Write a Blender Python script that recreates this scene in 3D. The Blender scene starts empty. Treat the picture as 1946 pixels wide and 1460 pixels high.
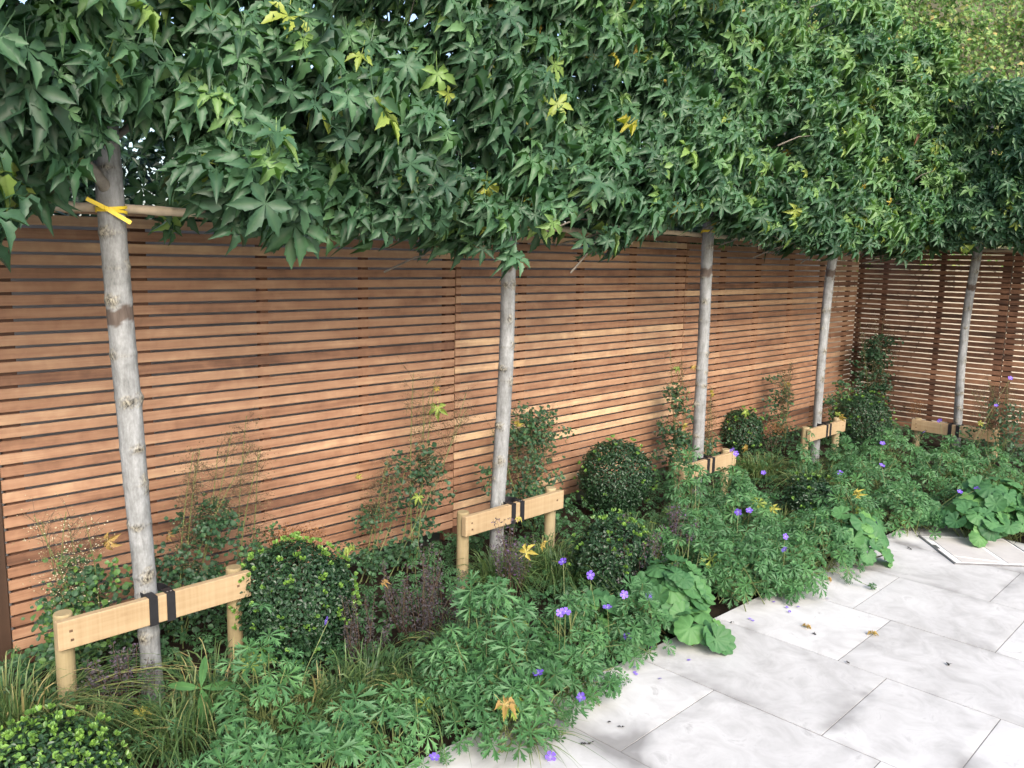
import bpy, math
import numpy as np
from mathutils import Matrix, Vector

# ------------------------------------------------------------------ camera, sky, sun, exposure
SC = bpy.context.scene
COL = SC.collection
CAM = np.array([0.0, -3.96308, 1.79616])
CR = np.array([0.70296548, -0.71091214, 0.02105843])
CU = np.array([0.09238556, 0.12063063, 0.98838917])
CF = np.array([0.70519816, 0.69285797, -0.15047719])
FPX = 1590.897
cam_data = bpy.data.cameras.new('camera')
cam_data.sensor_width = 36.0
cam_data.lens = 36.0 * FPX / 1946.0
cam_data.clip_start = 0.05
cam_data.clip_end = 500.0
cam = bpy.data.objects.new('camera', cam_data)
COL.objects.link(cam)
cam.matrix_world = Matrix(((CR[0], CU[0], -CF[0], CAM[0]), (CR[1], CU[1], -CF[1], CAM[1]),
                           (CR[2], CU[2], -CF[2], CAM[2]), (0, 0, 0, 1)))
SC.camera = cam

SUN_ELEV = math.radians(35)
SUN_AZ = math.atan2(-0.43, -0.90)          # heading of the sun, measured from +Y towards +X
sun_dir = Vector((math.sin(SUN_AZ) * math.cos(SUN_ELEV), math.cos(SUN_AZ) * math.cos(SUN_ELEV), math.sin(SUN_ELEV)))
world = bpy.data.worlds.new('World')
SC.world = world
world.use_nodes = True
wn, wl = world.node_tree.nodes, world.node_tree.links
sky = wn.new('ShaderNodeTexSky')
sky.sky_type = 'NISHITA'
sky.sun_disc = False
sky.sun_elevation = SUN_ELEV
sky.sun_rotation = SUN_AZ
sky.air_density = 1.0
sky.dust_density = 3.5
sky.ozone_density = 1.0
bg = wn['Background']
bg.inputs['Strength'].default_value = 0.15
wl.new(sky.outputs[0], bg.inputs['Color'])
sun = bpy.data.lights.new('sun', 'SUN')
sun.energy = 1.0
sun.angle = math.radians(24)
sun.color = (1.0, 0.97, 0.92)
sun_o = bpy.data.objects.new('sun', sun)
COL.objects.link(sun_o)
sun_o.rotation_euler = sun_dir.to_track_quat('Z', 'Y').to_euler()
SC.view_settings.view_transform = 'Standard'
SC.view_settings.look = 'None'
SC.view_settings.exposure = 1.42
SC.view_settings.gamma = 1.0

# ------------------------------------------------------------------ helpers
RNG = np.random.default_rng(7)


def ray(px, py):
    return CF * FPX + CR * (px - 973) - CU * (py - 730)


def gz(px, py, z=0.0):
    d = ray(px, py)
    return CAM + d * ((z - CAM[2]) / d[2])


def gy(px, py, y=0.0):
    d = ray(px, py)
    return CAM + d * ((y - CAM[1]) / d[1])


def gx(px, py, x):
    d = ray(px, py)
    return CAM + d * ((x - CAM[0]) / d[0])


def unit(v):
    v = np.asarray(v, float)
    return v / np.maximum(np.linalg.norm(v, axis=-1, keepdims=True), 1e-9)


class Geo:
    """Collects faces and turns them into one mesh object."""

    def __init__(self):
        self.v, self.t, self.c = [], [], []      # verts, loop totals, loop vertex indices
        self.tone, self.vein, self.mi = [], [], []
        self.n = 0

    def add(self, verts, totals, idx, tone=0.5, vein=0.0, mi=0):
        verts = np.asarray(verts, float).reshape(-1, 3)
        k = len(verts)
        self.v.append(verts)
        self.t.append(np.asarray(totals, np.int32))
        self.c.append(np.asarray(idx, np.int32) + self.n)
        self.tone.append(np.broadcast_to(np.asarray(tone, np.float32), (k,)))
        self.vein.append(np.broadcast_to(np.asarray(vein, np.float32), (k,)))
        self.mi.append(np.full(len(totals), mi, np.int32))
        self.n += k

    def faces(self, verts, faces, tone=0.5, vein=0.0, mi=0):
        self.add(verts, [len(f) for f in faces], [i for f in faces for i in f], tone, vein, mi)

    def scatter(self, tpl, pos, mats, tone, mi=0):
        """tpl = (verts, totals, idx, vein); pos N x 3; mats N x 3 x 3 with columns x, y, z axes (scaled)."""
        tv, tt, ti, tvein = tpl
        n, k = len(pos), len(tv)
        if n == 0:
            return
        V = np.einsum('nij,kj->nki', mats, tv) + pos[:, None, :]
        I = (np.arange(n) * k)[:, None] + ti[None, :]
        self.add(V.reshape(-1, 3), np.tile(tt, n), I.ravel(), np.repeat(np.asarray(tone, np.float32), k),
                 np.tile(tvein, n), mi)

    def box(self, lo, hi, tone=0.5, mi=0, ch=0.0):
        (x0, y0, z0), (x1, y1, z1) = lo, hi
        if ch <= 0:
            v = [(x, y, z) for z in (z0, z1) for y in (y0, y1) for x in (x0, x1)]
            f = [(0, 2, 3, 1), (4, 5, 7, 6), (0, 1, 5, 4), (2, 6, 7, 3), (0, 4, 6, 2), (1, 3, 7, 5)]
            self.faces(v, f, tone, 0, mi)
            return
        m, c = (np.array(lo) + hi) / 2, ch
        h = (np.array(hi) - lo) / 2
        bm_v, key = [], {}
        for s in [(a, b, d) for a in (-1, 1) for b in (-1, 1) for d in (-1, 1)]:
            for ax in range(3):
                p = np.array([s[i] * (h[i] - (0 if i == ax else c)) for i in range(3)])
                key[(s, ax)] = len(bm_v)
                bm_v.append(m + p)
        F = []
        for ax in range(3):
            a, b = (ax + 1) % 3, (ax + 2) % 3
            for sg in (-1, 1):
                q = []
                for (sa, sb) in ((-1, -1), (1, -1), (1, 1), (-1, 1)):
                    s = [0, 0, 0]
                    s[ax], s[a], s[b] = sg, sa, sb
                    q.append(key[(tuple(s), ax)])
                F.append(q if sg > 0 else q[::-1])
        for ax in range(3):                      # edge chamfers, edges running along ax
            a, b = (ax + 1) % 3, (ax + 2) % 3
            for sa in (-1, 1):
                for sb in (-1, 1):
                    s0, s1 = [0, 0, 0], [0, 0, 0]
                    s0[a] = s1[a] = sa
                    s0[b] = s1[b] = sb
                    s0[ax], s1[ax] = -1, 1
                    q = [key[(tuple(s0), a)], key[(tuple(s1), a)], key[(tuple(s1), b)], key[(tuple(s0), b)]]
                    F.append(q if sa * sb < 0 else q[::-1])
        for s in [(a, b, d) for a in (-1, 1) for b in (-1, 1) for d in (-1, 1)]:
            q = [key[(s, 0)], key[(s, 1)], key[(s, 2)]]
            F.append(q if s[0] * s[1] * s[2] > 0 else q[::-1])
        self.faces(bm_v, F, tone, 0, mi)

    def tube(self, pts, rad, sides=6, tone=0.5, vein=0.0, mi=0, cap=True):
        pts = np.asarray(pts, float)
        n = len(pts)
        rad = np.broadcast_to(np.asarray(rad, float), (n,))
        t = np.gradient(pts, axis=0)
        t = unit(t)
        up = np.array([0.0, 0.0, 1.0]) if abs(t[0, 2]) < 0.9 else np.array([1.0, 0.0, 0.0])
        a = unit(np.cross(t, up))
        b = np.cross(t, a)
        an = np.arange(sides) / sides * 2 * math.pi
        V = pts[:, None] + rad[:, None, None] * (np.cos(an)[None, :, None] * a[:, None] + np.sin(an)[None, :, None] * b[:, None])
        F = []
        for i in range(n - 1):
            for j in range(sides):
                k = (j + 1) % sides
                F.append((i * sides + j, i * sides + k, (i + 1) * sides + k, (i + 1) * sides + j))
        if cap:
            F.append(tuple(range(sides))[::-1])
            F.append(tuple((n - 1) * sides + j for j in range(sides)))
        self.faces(V.reshape(-1, 3), F, tone, vein, mi)

    def build(self, name, mats, parent=None, smooth=False):
        me = bpy.data.meshes.new(name)
        v = np.concatenate(self.v)
        t = np.concatenate(self.t)
        c = np.concatenate(self.c)
        if parent is not None:
            v = v - np.array(parent.location)
        me.vertices.add(len(v))
        me.vertices.foreach_set('co', v.astype(np.float32).ravel())
        me.loops.add(len(c))
        me.loops.foreach_set('vertex_index', c)
        me.polygons.add(len(t))
        st = np.zeros(len(t), np.int32)
        st[1:] = np.cumsum(t)[:-1]
        me.polygons.foreach_set('loop_start', st)
        me.polygons.foreach_set('loop_total', t)
        me.polygons.foreach_set('material_index', np.concatenate(self.mi))
        me.polygons.foreach_set('use_smooth', np.full(len(t), smooth))
        for nm, arr in (('tone', self.tone), ('vein', self.vein)):
            at = me.attributes.new(nm, 'FLOAT', 'POINT')
            at.data.foreach_set('value', np.concatenate(arr).astype(np.float32))
        me.update(calc_edges=True)
        me.validate()
        for m in (mats if isinstance(mats, (list, tuple)) else [mats]):
            me.materials.append(m)
        o = bpy.data.objects.new(name, me)
        COL.objects.link(o)
        if parent is not None:
            o.parent = parent
        return o


def tag(o, label=None, cat=None, group=None, kind=None):
    for k, val in (('label', label), ('category', cat), ('group', group), ('kind', kind)):
        if val:
            o[k] = val
    return o


def thing(name, loc, label, cat, group=None):
    o = bpy.data.objects.new(name, None)
    COL.objects.link(o)
    o.location = [float(c) for c in loc]
    o.empty_display_size = 0.1
    return tag(o, label, cat, group)


def frames(normal, tip, scale, rng=RNG, roll=0.0):
    """N x 3 x 3 matrices: z axis = normal, y axis = tip made perpendicular."""
    z = unit(normal)
    y = tip - (tip * z).sum(-1, keepdims=True) * z
    y = unit(y)
    x = np.cross(y, z)
    s = np.broadcast_to(np.asarray(scale, float), (len(z),))[:, None]
    return np.stack([x * s, y * s, z * s], -1)


# ------------------------------------------------------------------ materials
def new_mat(name):
    m = bpy.data.materials.new(name)
    m.use_nodes = True
    nt = m.node_tree
    return m, nt.nodes, nt.links, nt.nodes['Principled BSDF']


def ramp(N, stops):
    r = N.new('ShaderNodeValToRGB')
    e = r.color_ramp.elements
    while len(e) > 1:
        e.remove(e[-1])
    e[0].position, e[0].color = stops[0][0], (*stops[0][1], 1)
    for p, c in stops[1:]:
        k = e.new(p)
        k.color = (*c, 1)
    return r


def attr(N, name):
    a = N.new('ShaderNodeAttribute')
    a.attribute_name = name
    return a.outputs['Fac']


def math_node(N, L, op, a, b=None, c=None):
    m = N.new('ShaderNodeMath')
    m.operation = op
    for i, q in enumerate((a, b, c)):
        if q is None:
            continue
        if hasattr(q, 'is_linked'):
            L.new(q, m.inputs[i])
        else:
            m.inputs[i].default_value = q
    return m.outputs[0]


def mixc(N, L, fac, a, b, mode='MIX'):
    m = N.new('ShaderNodeMix')
    m.data_type = 'RGBA'
    m.blend_type = mode
    for sock, q in ((m.inputs[0], fac), (m.inputs[6], a), (m.inputs[7], b)):
        if hasattr(q, 'is_linked'):
            L.new(q, sock)
        elif isinstance(q, (tuple, list)):
            sock.default_value = (*q, 1)
        else:
            sock.default_value = q
    return m.outputs[2]


def noise(N, L, scale, detail=4.0, rough=0.55, vec=None, dist=0.0):
    n = N.new('ShaderNodeTexNoise')
    n.inputs['Scale'].default_value = scale
    n.inputs['Detail'].default_value = detail
    n.inputs['Roughness'].default_value = rough
    n.inputs['Distortion'].default_value = dist
    if vec is not None:
        L.new(vec, n.inputs['Vector'])
    return n.outputs['Fac']


def obj_vec(N, L, scale=(1, 1, 1), offset=None):
    tc = N.new('ShaderNodeTexCoord')
    mp = N.new('ShaderNodeMapping')
    mp.inputs['Scale'].default_value = scale
    L.new(tc.outputs['Object'], mp.inputs['Vector'])
    if offset is not None:
        cb = N.new('ShaderNodeCombineXYZ')
        for i in range(3):
            L.new(offset, cb.inputs[i])
        ad = N.new('ShaderNodeVectorMath')
        ad.operation = 'ADD'
        L.new(mp.outputs[0], ad.inputs[0])
        L.new(cb.outputs[0], ad.inputs[1])
        return ad.outputs[0]
    return mp.outputs[0]


def bump(N, L, height, P, strength=0.3, dist=0.01):
    b = N.new('ShaderNodeBump')
    b.inputs['Strength'].default_value = strength
    b.inputs['Distance'].default_value = dist
    L.new(height, b.inputs['Height'])
    L.new(b.outputs[0], P.inputs['Normal'])


def leaf_mat(name, stops, vein=(0.2, 0.28, 0.08), vein_amt=0.5, rough=0.45, trans=0.25, spec=0.5, mott=0.25, coat=0.0):
    m, N, L, P = new_mat(name)
    r = ramp(N, stops)
    L.new(attr(N, 'tone'), r.inputs[0])
    nz = noise(N, L, 28.0, 3.0, 0.6, obj_vec(N, L))
    k = math_node(N, L, 'MULTIPLY_ADD', nz, mott * 2, 1 - mott)
    cc = N.new('ShaderNodeVectorMath')
    cc.operation = 'SCALE'
    L.new(r.outputs[0], cc.inputs[0])
    L.new(k, cc.inputs['Scale'])
    vv = math_node(N, L, 'POWER', attr(N, 'vein'), 5.0)
    vv = math_node(N, L, 'MULTIPLY', vv, vein_amt)
    col = mixc(N, L, vv, cc.outputs[0], vein)
    L.new(col, P.inputs['Base Color'])
    P.inputs['Roughness'].default_value = rough
    P.inputs['Specular IOR Level'].default_value = spec
    tr = N.new('ShaderNodeBsdfTranslucent')
    tc = mixc(N, L, 1.0, col, (1.0, 1.25, 0.45), 'MULTIPLY')
    L.new(tc, tr.inputs['Color'])
    mx = N.new('ShaderNodeMixShader')
    mx.inputs[0].default_value = trans
    L.new(P.outputs[0], mx.inputs[1])
    L.new(tr.outputs[0], mx.inputs[2])
    L.new(mx.outputs[0], N['Material Output'].inputs['Surface'])
    return m


def plain_mat(name, col, rough=0.6, var=0.25, scale=18.0, spec=0.4, bmp=0.0, metal=0.0):
    m, N, L, P = new_mat(name)
    nz = noise(N, L, scale, 5.0, 0.6, obj_vec(N, L))
    r = ramp(N, [(0.25, tuple(c * (1 - var) for c in col)), (0.75, tuple(min(1, c * (1 + var)) for c in col))])
    L.new(nz, r.inputs[0])
    L.new(r.outputs[0], P.inputs['Base Color'])
    P.inputs['Roughness'].default_value = rough
    P.inputs['Specular IOR Level'].default_value = spec
    P.inputs['Metallic'].default_value = metal
    if bmp:
        bump(N, L, nz, P, bmp, 0.004)
    return m


def wood_mat(name, stops, axis, rough=0.55, fig=0.6, grain=0.25, spec=0.3, knots=0.0):
    """axis: grain direction 0 / 1 / 2 in object space; attribute tone picks the board's own colour."""
    m, N, L, P = new_mat(name)
    tone = attr(N, 'tone')
    off = math_node(N, L, 'MULTIPLY', tone, 37.0)
    sc1 = [55.0, 55.0, 55.0]
    sc1[axis] = 1.6
    g = noise(N, L, 1.0, 6.0, 0.62, obj_vec(N, L, sc1, off), 0.4)
    sc2 = [6.0, 6.0, 6.0]
    sc2[axis] = 3.2
    b = noise(N, L, 1.0, 3.0, 0.55, obj_vec(N, L, sc2, off), 1.2)
    sc3 = [14.0, 14.0, 14.0]
    sc3[axis] = 24.0
    c = noise(N, L, 1.0, 2.0, 0.5, obj_vec(N, L, sc3, off), 0.6)
    t1 = math_node(N, L, 'MULTIPLY_ADD', math_node(N, L, 'SUBTRACT', b, 0.5), fig, tone)
    t2 = math_node(N, L, 'MULTIPLY_ADD', math_node(N, L, 'SUBTRACT', c, 0.5), fig * 0.35, t1)
    t3 = math_node(N, L, 'MULTIPLY_ADD', math_node(N, L, 'SUBTRACT', g, 0.5), grain * 2.2, t2)
    if knots:
        vo = N.new('ShaderNodeTexVoronoi')
        vo.inputs['Scale'].default_value = 1.0
        sk = [9.0, 9.0, 9.0]
        sk[axis] = 4.5
        L.new(obj_vec(N, L, sk, off), vo.inputs['Vector'])
        kn = math_node(N, L, 'SUBTRACT', 1.0, math_node(N, L, 'MULTIPLY', vo.outputs['Distance'], 7.0))
        kn = math_node(N, L, 'MAXIMUM', kn, 0.0)
        t3 = math_node(N, L, 'MULTIPLY_ADD', kn, -0.55, t3)
        sw = [2.0, 2.0, 2.0]
        sw[axis] = 95.0
        saw = noise(N, L, 1.0, 1.0, 0.5, obj_vec(N, L, sw, off))
        t3 = math_node(N, L, 'MULTIPLY_ADD', math_node(N, L, 'SUBTRACT', saw, 0.5), knots, t3)
    r = ramp(N, stops)
    L.new(t3, r.inputs[0])
    L.new(r.outputs[0], P.inputs['Base Color'])
    P.inputs['Roughness'].default_value = rough
    P.inputs['Specular IOR Level'].default_value = spec
    bump(N, L, g, P, 0.15, 0.002)
    return m


SLAT_STOPS = [(0.0, (0.055, 0.031, 0.021)), (0.22, (0.145, 0.073, 0.045)), (0.45, (0.265, 0.142, 0.085)),
              (0.65, (0.35, 0.205, 0.126)), (0.82, (0.44, 0.285, 0.175)), (1.0, (0.58, 0.40, 0.24))]
M_slat = wood_mat('cedar_slat', SLAT_STOPS, 0)
M_slat_y = wood_mat('cedar_slat_return', SLAT_STOPS, 1)
M_batten = wood_mat('dark_batten', [(0.0, (0.035, 0.017, 0.011)), (1.0, (0.13, 0.06, 0.036))], 2)
M_post = wood_mat('dark_post', [(0.0, (0.03, 0.018, 0.012)), (1.0, (0.09, 0.05, 0.032))], 2)
PINE = [(0.0, (0.13, 0.078, 0.038)), (0.35, (0.265, 0.178, 0.095)), (0.65, (0.36, 0.262, 0.152)), (1.0, (0.44, 0.345, 0.215))]
M_pine_x = wood_mat('sawn_pine', PINE, 0, 0.6, 0.35, 0.22, 0.25, 0.35)
M_pine_y = wood_mat('sawn_pine_return', PINE, 1, 0.6, 0.35, 0.22, 0.25, 0.35)
M_pine_z = wood_mat('pine_pole', [(0.0, (0.13, 0.10, 0.05)), (0.5, (0.28, 0.222, 0.12)), (1.0, (0.39, 0.32, 0.195))], 2, 0.65, 0.5, 0.25, 0.25, 0.15)
M_bamboo = plain_mat('bamboo', (0.46, 0.385, 0.285), 0.5, 0.25, 14.0)
M_rubber = plain_mat('black_rubber', (0.014, 0.014, 0.017), 0.55, 0.3, 40.0)
M_screw = plain_mat('rusty_screw', (0.16, 0.10, 0.06), 0.5, 0.3, 90.0, metal=0.4)
M_nail = plain_mat('galvanised_nail', (0.55, 0.56, 0.58), 0.35, 0.1, 90.0, metal=0.8)
M_tie = plain_mat('yellow_tie', (0.80, 0.60, 0.05), 0.4, 0.12, 60.0)
M_greywall = plain_mat('grey_render', (0.26, 0.26, 0.265), 0.9, 0.2, 3.0, bmp=0.2)
M_beige = plain_mat('pale_brick_render', (0.50, 0.45, 0.37), 0.9, 0.12, 2.5, bmp=0.2)
M_soil = plain_mat('dark_soil', (0.022, 0.016, 0.011), 0.95, 0.5, 60.0, 0.15, 0.8)
M_ground = plain_mat('garden_ground', (0.10, 0.10, 0.06), 0.95, 0.4, 2.0)
M_grout = plain_mat('grey_mortar', (0.17, 0.165, 0.16), 0.95, 0.25, 30.0)
M_whitemortar = plain_mat('white_mortar', (0.74, 0.73, 0.71), 0.9, 0.15, 30.0)
M_tray = plain_mat('grey_metal_edge', (0.22, 0.22, 0.23), 0.4, 0.2, 30.0, metal=0.6)


def bark_mat():
    m, N, L, P = new_mat('grey_bark')
    v1 = obj_vec(N, L, (45, 45, 9))
    v2 = obj_vec(N, L, (5, 5, 7))
    v3 = obj_vec(N, L, (130, 130, 60))
    g = noise(N, L, 1.0, 6.0, 0.65, v1, 0.3)
    b = noise(N, L, 1.0, 4.0, 0.6, v2, 0.6)
    s = noise(N, L, 1.0, 2.0, 0.6, v3)
    r = ramp(N, [(0.28, (0.065, 0.067, 0.066)), (0.42, (0.155, 0.160, 0.160)), (0.57, (0.245, 0.254, 0.258)), (0.76, (0.38, 0.392, 0.40))])
    t = math_node(N, L, 'MULTIPLY_ADD', g, 0.55, math_node(N, L, 'MULTIPLY', b, 0.5))
    t = math_node(N, L, 'MULTIPLY_ADD', math_node(N, L, 'SUBTRACT', s, 0.5), 0.22, t)
    L.new(t, r.inputs[0])
    scar = attr(N, 'vein')
    band = attr(N, 'tone')
    sc = ramp(N, [(0.36, (0.03, 0.026, 0.022)), (0.62, (0.33, 0.31, 0.25))])
    L.new(math_node(N, L, 'MULTIPLY_ADD', s, 0.7, math_node(N, L, 'MULTIPLY', g, 0.25)), sc.inputs[0])
    c1 = mixc(N, L, scar, r.outputs[0], sc.outputs[0])
    bd = ramp(N, [(0.3, (0.055, 0.040, 0.033)), (0.7, (0.12, 0.095, 0.08))])
    L.new(g, bd.inputs[0])
    c2 = mixc(N, L, band, c1, bd.outputs[0])
    L.new(c2, P.inputs['Base Color'])
    P.inputs['Roughness'].default_value = 0.75
    P.inputs['Specular IOR Level'].default_value = 0.3
    bump(N, L, t, P, 0.45, 0.004)
    return m


M_bark = bark_mat()
M_branch = plain_mat('grey_branch_bark', (0.22, 0.20, 0.17), 0.8, 0.35, 30.0, 0.3, 0.5)

GUM = [(0.0, (0.024, 0.062, 0.033)), (0.35, (0.041, 0.104, 0.052)), (0.65, (0.066, 0.152, 0.072)),
       (0.84, (0.105, 0.215, 0.085)), (0.90, (0.16, 0.27, 0.07)), (0.93, (0.26, 0.32, 0.06)),
       (0.955, (0.42, 0.36, 0.06)), (0.98, (0.46, 0.31, 0.06)), (1.0, (0.16, 0.085, 0.045))]
M_gum = leaf_mat('sweetgum_leaf', GUM, (0.13, 0.22, 0.09), 0.12, 0.47, 0.24, 0.40)
M_fallen = leaf_mat('fallen_leaf', [(0.0, (0.16, 0.075, 0.03)), (0.35, (0.36, 0.235, 0.095)), (0.6, (0.44, 0.335, 0.08)),
                                    (0.8, (0.43, 0.41, 0.10)), (1.0, (0.27, 0.40, 0.11))], (0.62, 0.55, 0.2), 0.4, 0.5, 0.25, 0.4)
M_geran = leaf_mat('geranium_leaf', [(0.0, (0.030, 0.082, 0.030)), (0.5, (0.064, 0.168, 0.066)), (0.85, (0.105, 0.245, 0.085)),
                                     (0.93, (0.12, 0.26, 0.055)), (1.0, (0.34, 0.30, 0.05))], (0.14, 0.26, 0.10), 0.4, 0.5, 0.28, 0.4)
M_alch = leaf_mat('ladys_mantle_leaf', [(0.0, (0.035, 0.11, 0.042)), (0.6, (0.068, 0.18, 0.066)), (1.0, (0.12, 0.27, 0.075))],
                  (0.14, 0.28, 0.10), 0.28, 0.55, 0.28, 0.35)
M_box = leaf_mat('box_leaf', [(0.0, (0.012, 0.036, 0.017)), (0.6, (0.026, 0.066, 0.028)), (0.8, (0.05, 0.12, 0.032)), (1.0, (0.18, 0.33, 0.055))],
                 (0.05, 0.10, 0.03), 0.25, 0.40, 0.12, 0.42)
M_grass = leaf_mat('grass_blade', [(0.0, (0.030, 0.068, 0.024)), (0.5, (0.070, 0.135, 0.042)), (0.8, (0.135, 0.19, 0.065)), (1.0, (0.36, 0.29, 0.13))],
                   (0.1, 0.16, 0.05), 0.0, 0.5, 0.25, 0.4)
M_rue = leaf_mat('meadow_rue_leaf', [(0.0, (0.018, 0.052, 0.025)), (0.6, (0.035, 0.090, 0.040)), (0.9, (0.09, 0.19, 0.05)), (1.0, (0.13, 0.25, 0.05))],
                 (0.1, 0.2, 0.08), 0.2, 0.5, 0.2, 0.4)
M_stem = plain_mat('green_stem', (0.12, 0.15, 0.05), 0.6, 0.35, 25.0)
M_brownstem = plain_mat('brown_stem', (0.075, 0.048, 0.030), 0.7, 0.35, 25.0)
M_seed = leaf_mat('seed_head', [(0.0, (0.09, 0.055, 0.03)), (0.5, (0.22, 0.17, 0.09)), (0.85, (0.45, 0.40, 0.26)), (1.0, (0.75, 0.70, 0.55))],
                  (0.2, 0.2, 0.1), 0.0, 0.7, 0.1, 0.2)
M_rust = leaf_mat('rusty_plume', [(0.0, (0.10, 0.04, 0.015)), (1.0, (0.28, 0.14, 0.06))], (0.2, 0.1, 0.05), 0.0, 0.8, 0.15, 0.2)
M_salvia = leaf_mat('purple_spike', [(0.0, (0.040, 0.036, 0.036)), (0.5, (0.085, 0.078, 0.080)), (0.85, (0.105, 0.078, 0.115)), (1.0, (0.15, 0.085, 0.21))],
                    (0.1, 0.1, 0.1), 0.0, 0.7, 0.15, 0.2)
M_petal = leaf_mat('violet_petal', [(0.0, (0.16, 0.085, 0.60)), (1.0, (0.27, 0.16, 0.80))], (0.62, 0.55, 0.85), 0.9, 0.5, 0.3, 0.3, 0.1)
M_ivy = leaf_mat('climber_leaf', [(0.0, (0.05, 0.11, 0.03)), (0.5, (0.15, 0.28, 0.09)), (0.85, (0.29, 0.43, 0.15)), (1.0, (0.45, 0.36, 0.14))],
                 (0.1, 0.2, 0.05), 0.1, 0.5, 0.35, 0.4)


def paving_mat():
    """pale sandstone; tone = own shade of the slab, vein = nearness to the slab's edge."""
    m, N, L, P = new_mat('pale_sandstone')
    v = obj_vec(N, L)
    n1 = noise(N, L, 2.1, 5.0, 0.6, v, 0.8)
    n2 = noise(N, L, 5.5, 6.0, 0.65, v, 1.5)
    n3 = noise(N, L, 60.0, 3.0, 0.6, v)
    n4 = noise(N, L, 1.7, 4.0, 0.6, v, 0.5)
    base = ramp(N, [(0.30, (0.36, 0.355, 0.347)), (0.45, (0.465, 0.462, 0.455)), (0.60, (0.565, 0.563, 0.556))])
    own = math_node(N, L, 'MULTIPLY_ADD', math_node(N, L, 'SUBTRACT', attr(N, 'tone'), 0.5), 0.22, math_node(N, L, 'MULTIPLY', n1, 0.5))
    L.new(math_node(N, L, 'MULTIPLY_ADD', n2, 0.5, own), base.inputs[0])
    edge = attr(N, 'vein')
    e = math_node(N, L, 'MULTIPLY', math_node(N, L, 'POWER', edge, 1.5), math_node(N, L, 'MULTIPLY_ADD', n4, 7.5, -3.75))
    spots = math_node(N, L, 'MULTIPLY', math_node(N, L, 'SUBTRACT', n2, 0.595), 5.0)
    tot = math_node(N, L, 'MAXIMUM', e, spots)
    cl = N.new('ShaderNodeClamp')
    L.new(tot, cl.inputs[0])
    k = math_node(N, L, 'MULTIPLY', cl.outputs[0], 0.85)
    stain = mixc(N, L, k, base.outputs[0], (0.20, 0.195, 0.19))
    sp = math_node(N, L, 'GREATER_THAN', n3, 0.77)
    sp = math_node(N, L, 'MULTIPLY', sp, 0.25)
    c = mixc(N, L, sp, stain, (0.42, 0.38, 0.33))
    L.new(c, P.inputs['Base Color'])
    P.inputs['Roughness'].default_value = 0.7
    P.inputs['Specular IOR Level'].default_value = 0.3
    bump(N, L, n2, P, 0.12, 0.004)
    return m


M_pave = paving_mat()
M_pave_grey = plain_mat('grey_sandstone', (0.47, 0.45, 0.43), 0.75, 0.10, 9.0, 0.3, 0.1)


# ------------------------------------------------------------------ leaf templates  (verts, loop totals, loop indices, vein)
def make_tpl(verts, faces, vein):
    return (np.array(verts, float), np.array([len(f) for f in faces], np.int32),
            np.array([i for f in faces for i in f], np.int32), np.array(vein, np.float32))


def lobe_leaf(lobes, profile, notch, fold=0.10, droop=0.25, petiole=0.6, pw=0.012, pbend=0.25, twist=0.0):
    """lobes: [(angle from +Y, length)], profile: [(t along lobe, half width)], notch radius between lobes."""
    V, F, W = [], [], []

    def put(x, y, z, w):
        V.append((x, y, z - droop * (x * x + y * y)))
        W.append(w)
        return len(V) - 1
    c = put(0, 0, 0, 1)
    n = len(lobes)
    rr = np.random.default_rng(int(1000 * (fold + droop + twist)) + n)
    for i, (a, ln) in enumerate(lobes):
        ca, sa = math.cos(a), math.sin(a)
        zt = twist * rr.uniform(-1, 1)
        wl_ = notch * ln

        def pl(t, w, up, vein):
            x, y = w, t * ln
            return put(x * ca + y * sa, -x * sa + y * ca, up + zt * t * t, vein)
        mids = [c]
        for (t, w) in profile:
            if w > 0:
                mids.append(pl(t, 0, fold * 0.0, 1))
        tip = pl(1.0, 0, 0, 0.7)
        for s in (-1, 1):
            edge = [pl(t, s * w, fold * w * 2.2, 0) for (t, w) in profile]
            # between neighbours: a notch vertex per side, close to the centre
            nt = pl(notch, s * profile[0][1] * 0.9, fold * 0.1, 0)
            chain = [nt] + edge
            m = mids
            for k in range(len(chain)):
                a0 = chain[k]
                if k == 0:
                    q = [m[0], m[1], chain[0]] if False else [m[0], m[1], chain[1], chain[0]]
                    F.append(q if s > 0 else q[::-1])
                elif k < len(chain) - 1:
                    q = [m[k], m[k + 1], chain[k + 1], chain[k]]
                    F.append(q if s > 0 else q[::-1])
                else:
                    q = [m[k], tip, chain[k]]
                    F.append(q if s > 0 else q[::-1])
    if petiole > 0:
        p = [(0, 0, 0.0), (0, -petiole * 0.5, pbend * 0.35), (0, -petiole, pbend)]
        ids = []
        for (x, y, z) in p:
            V.append((x - pw, y, z)); W.append(1.0); ids.append(len(V) - 1)
            V.append((x + pw, y, z)); W.append(1.0); ids.append(len(V) - 1)
        F.append([ids[0], ids[1], ids[3], ids[2]])
        F.append([ids[2], ids[3], ids[5], ids[4]])
    return make_tpl(V, F, W)


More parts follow.
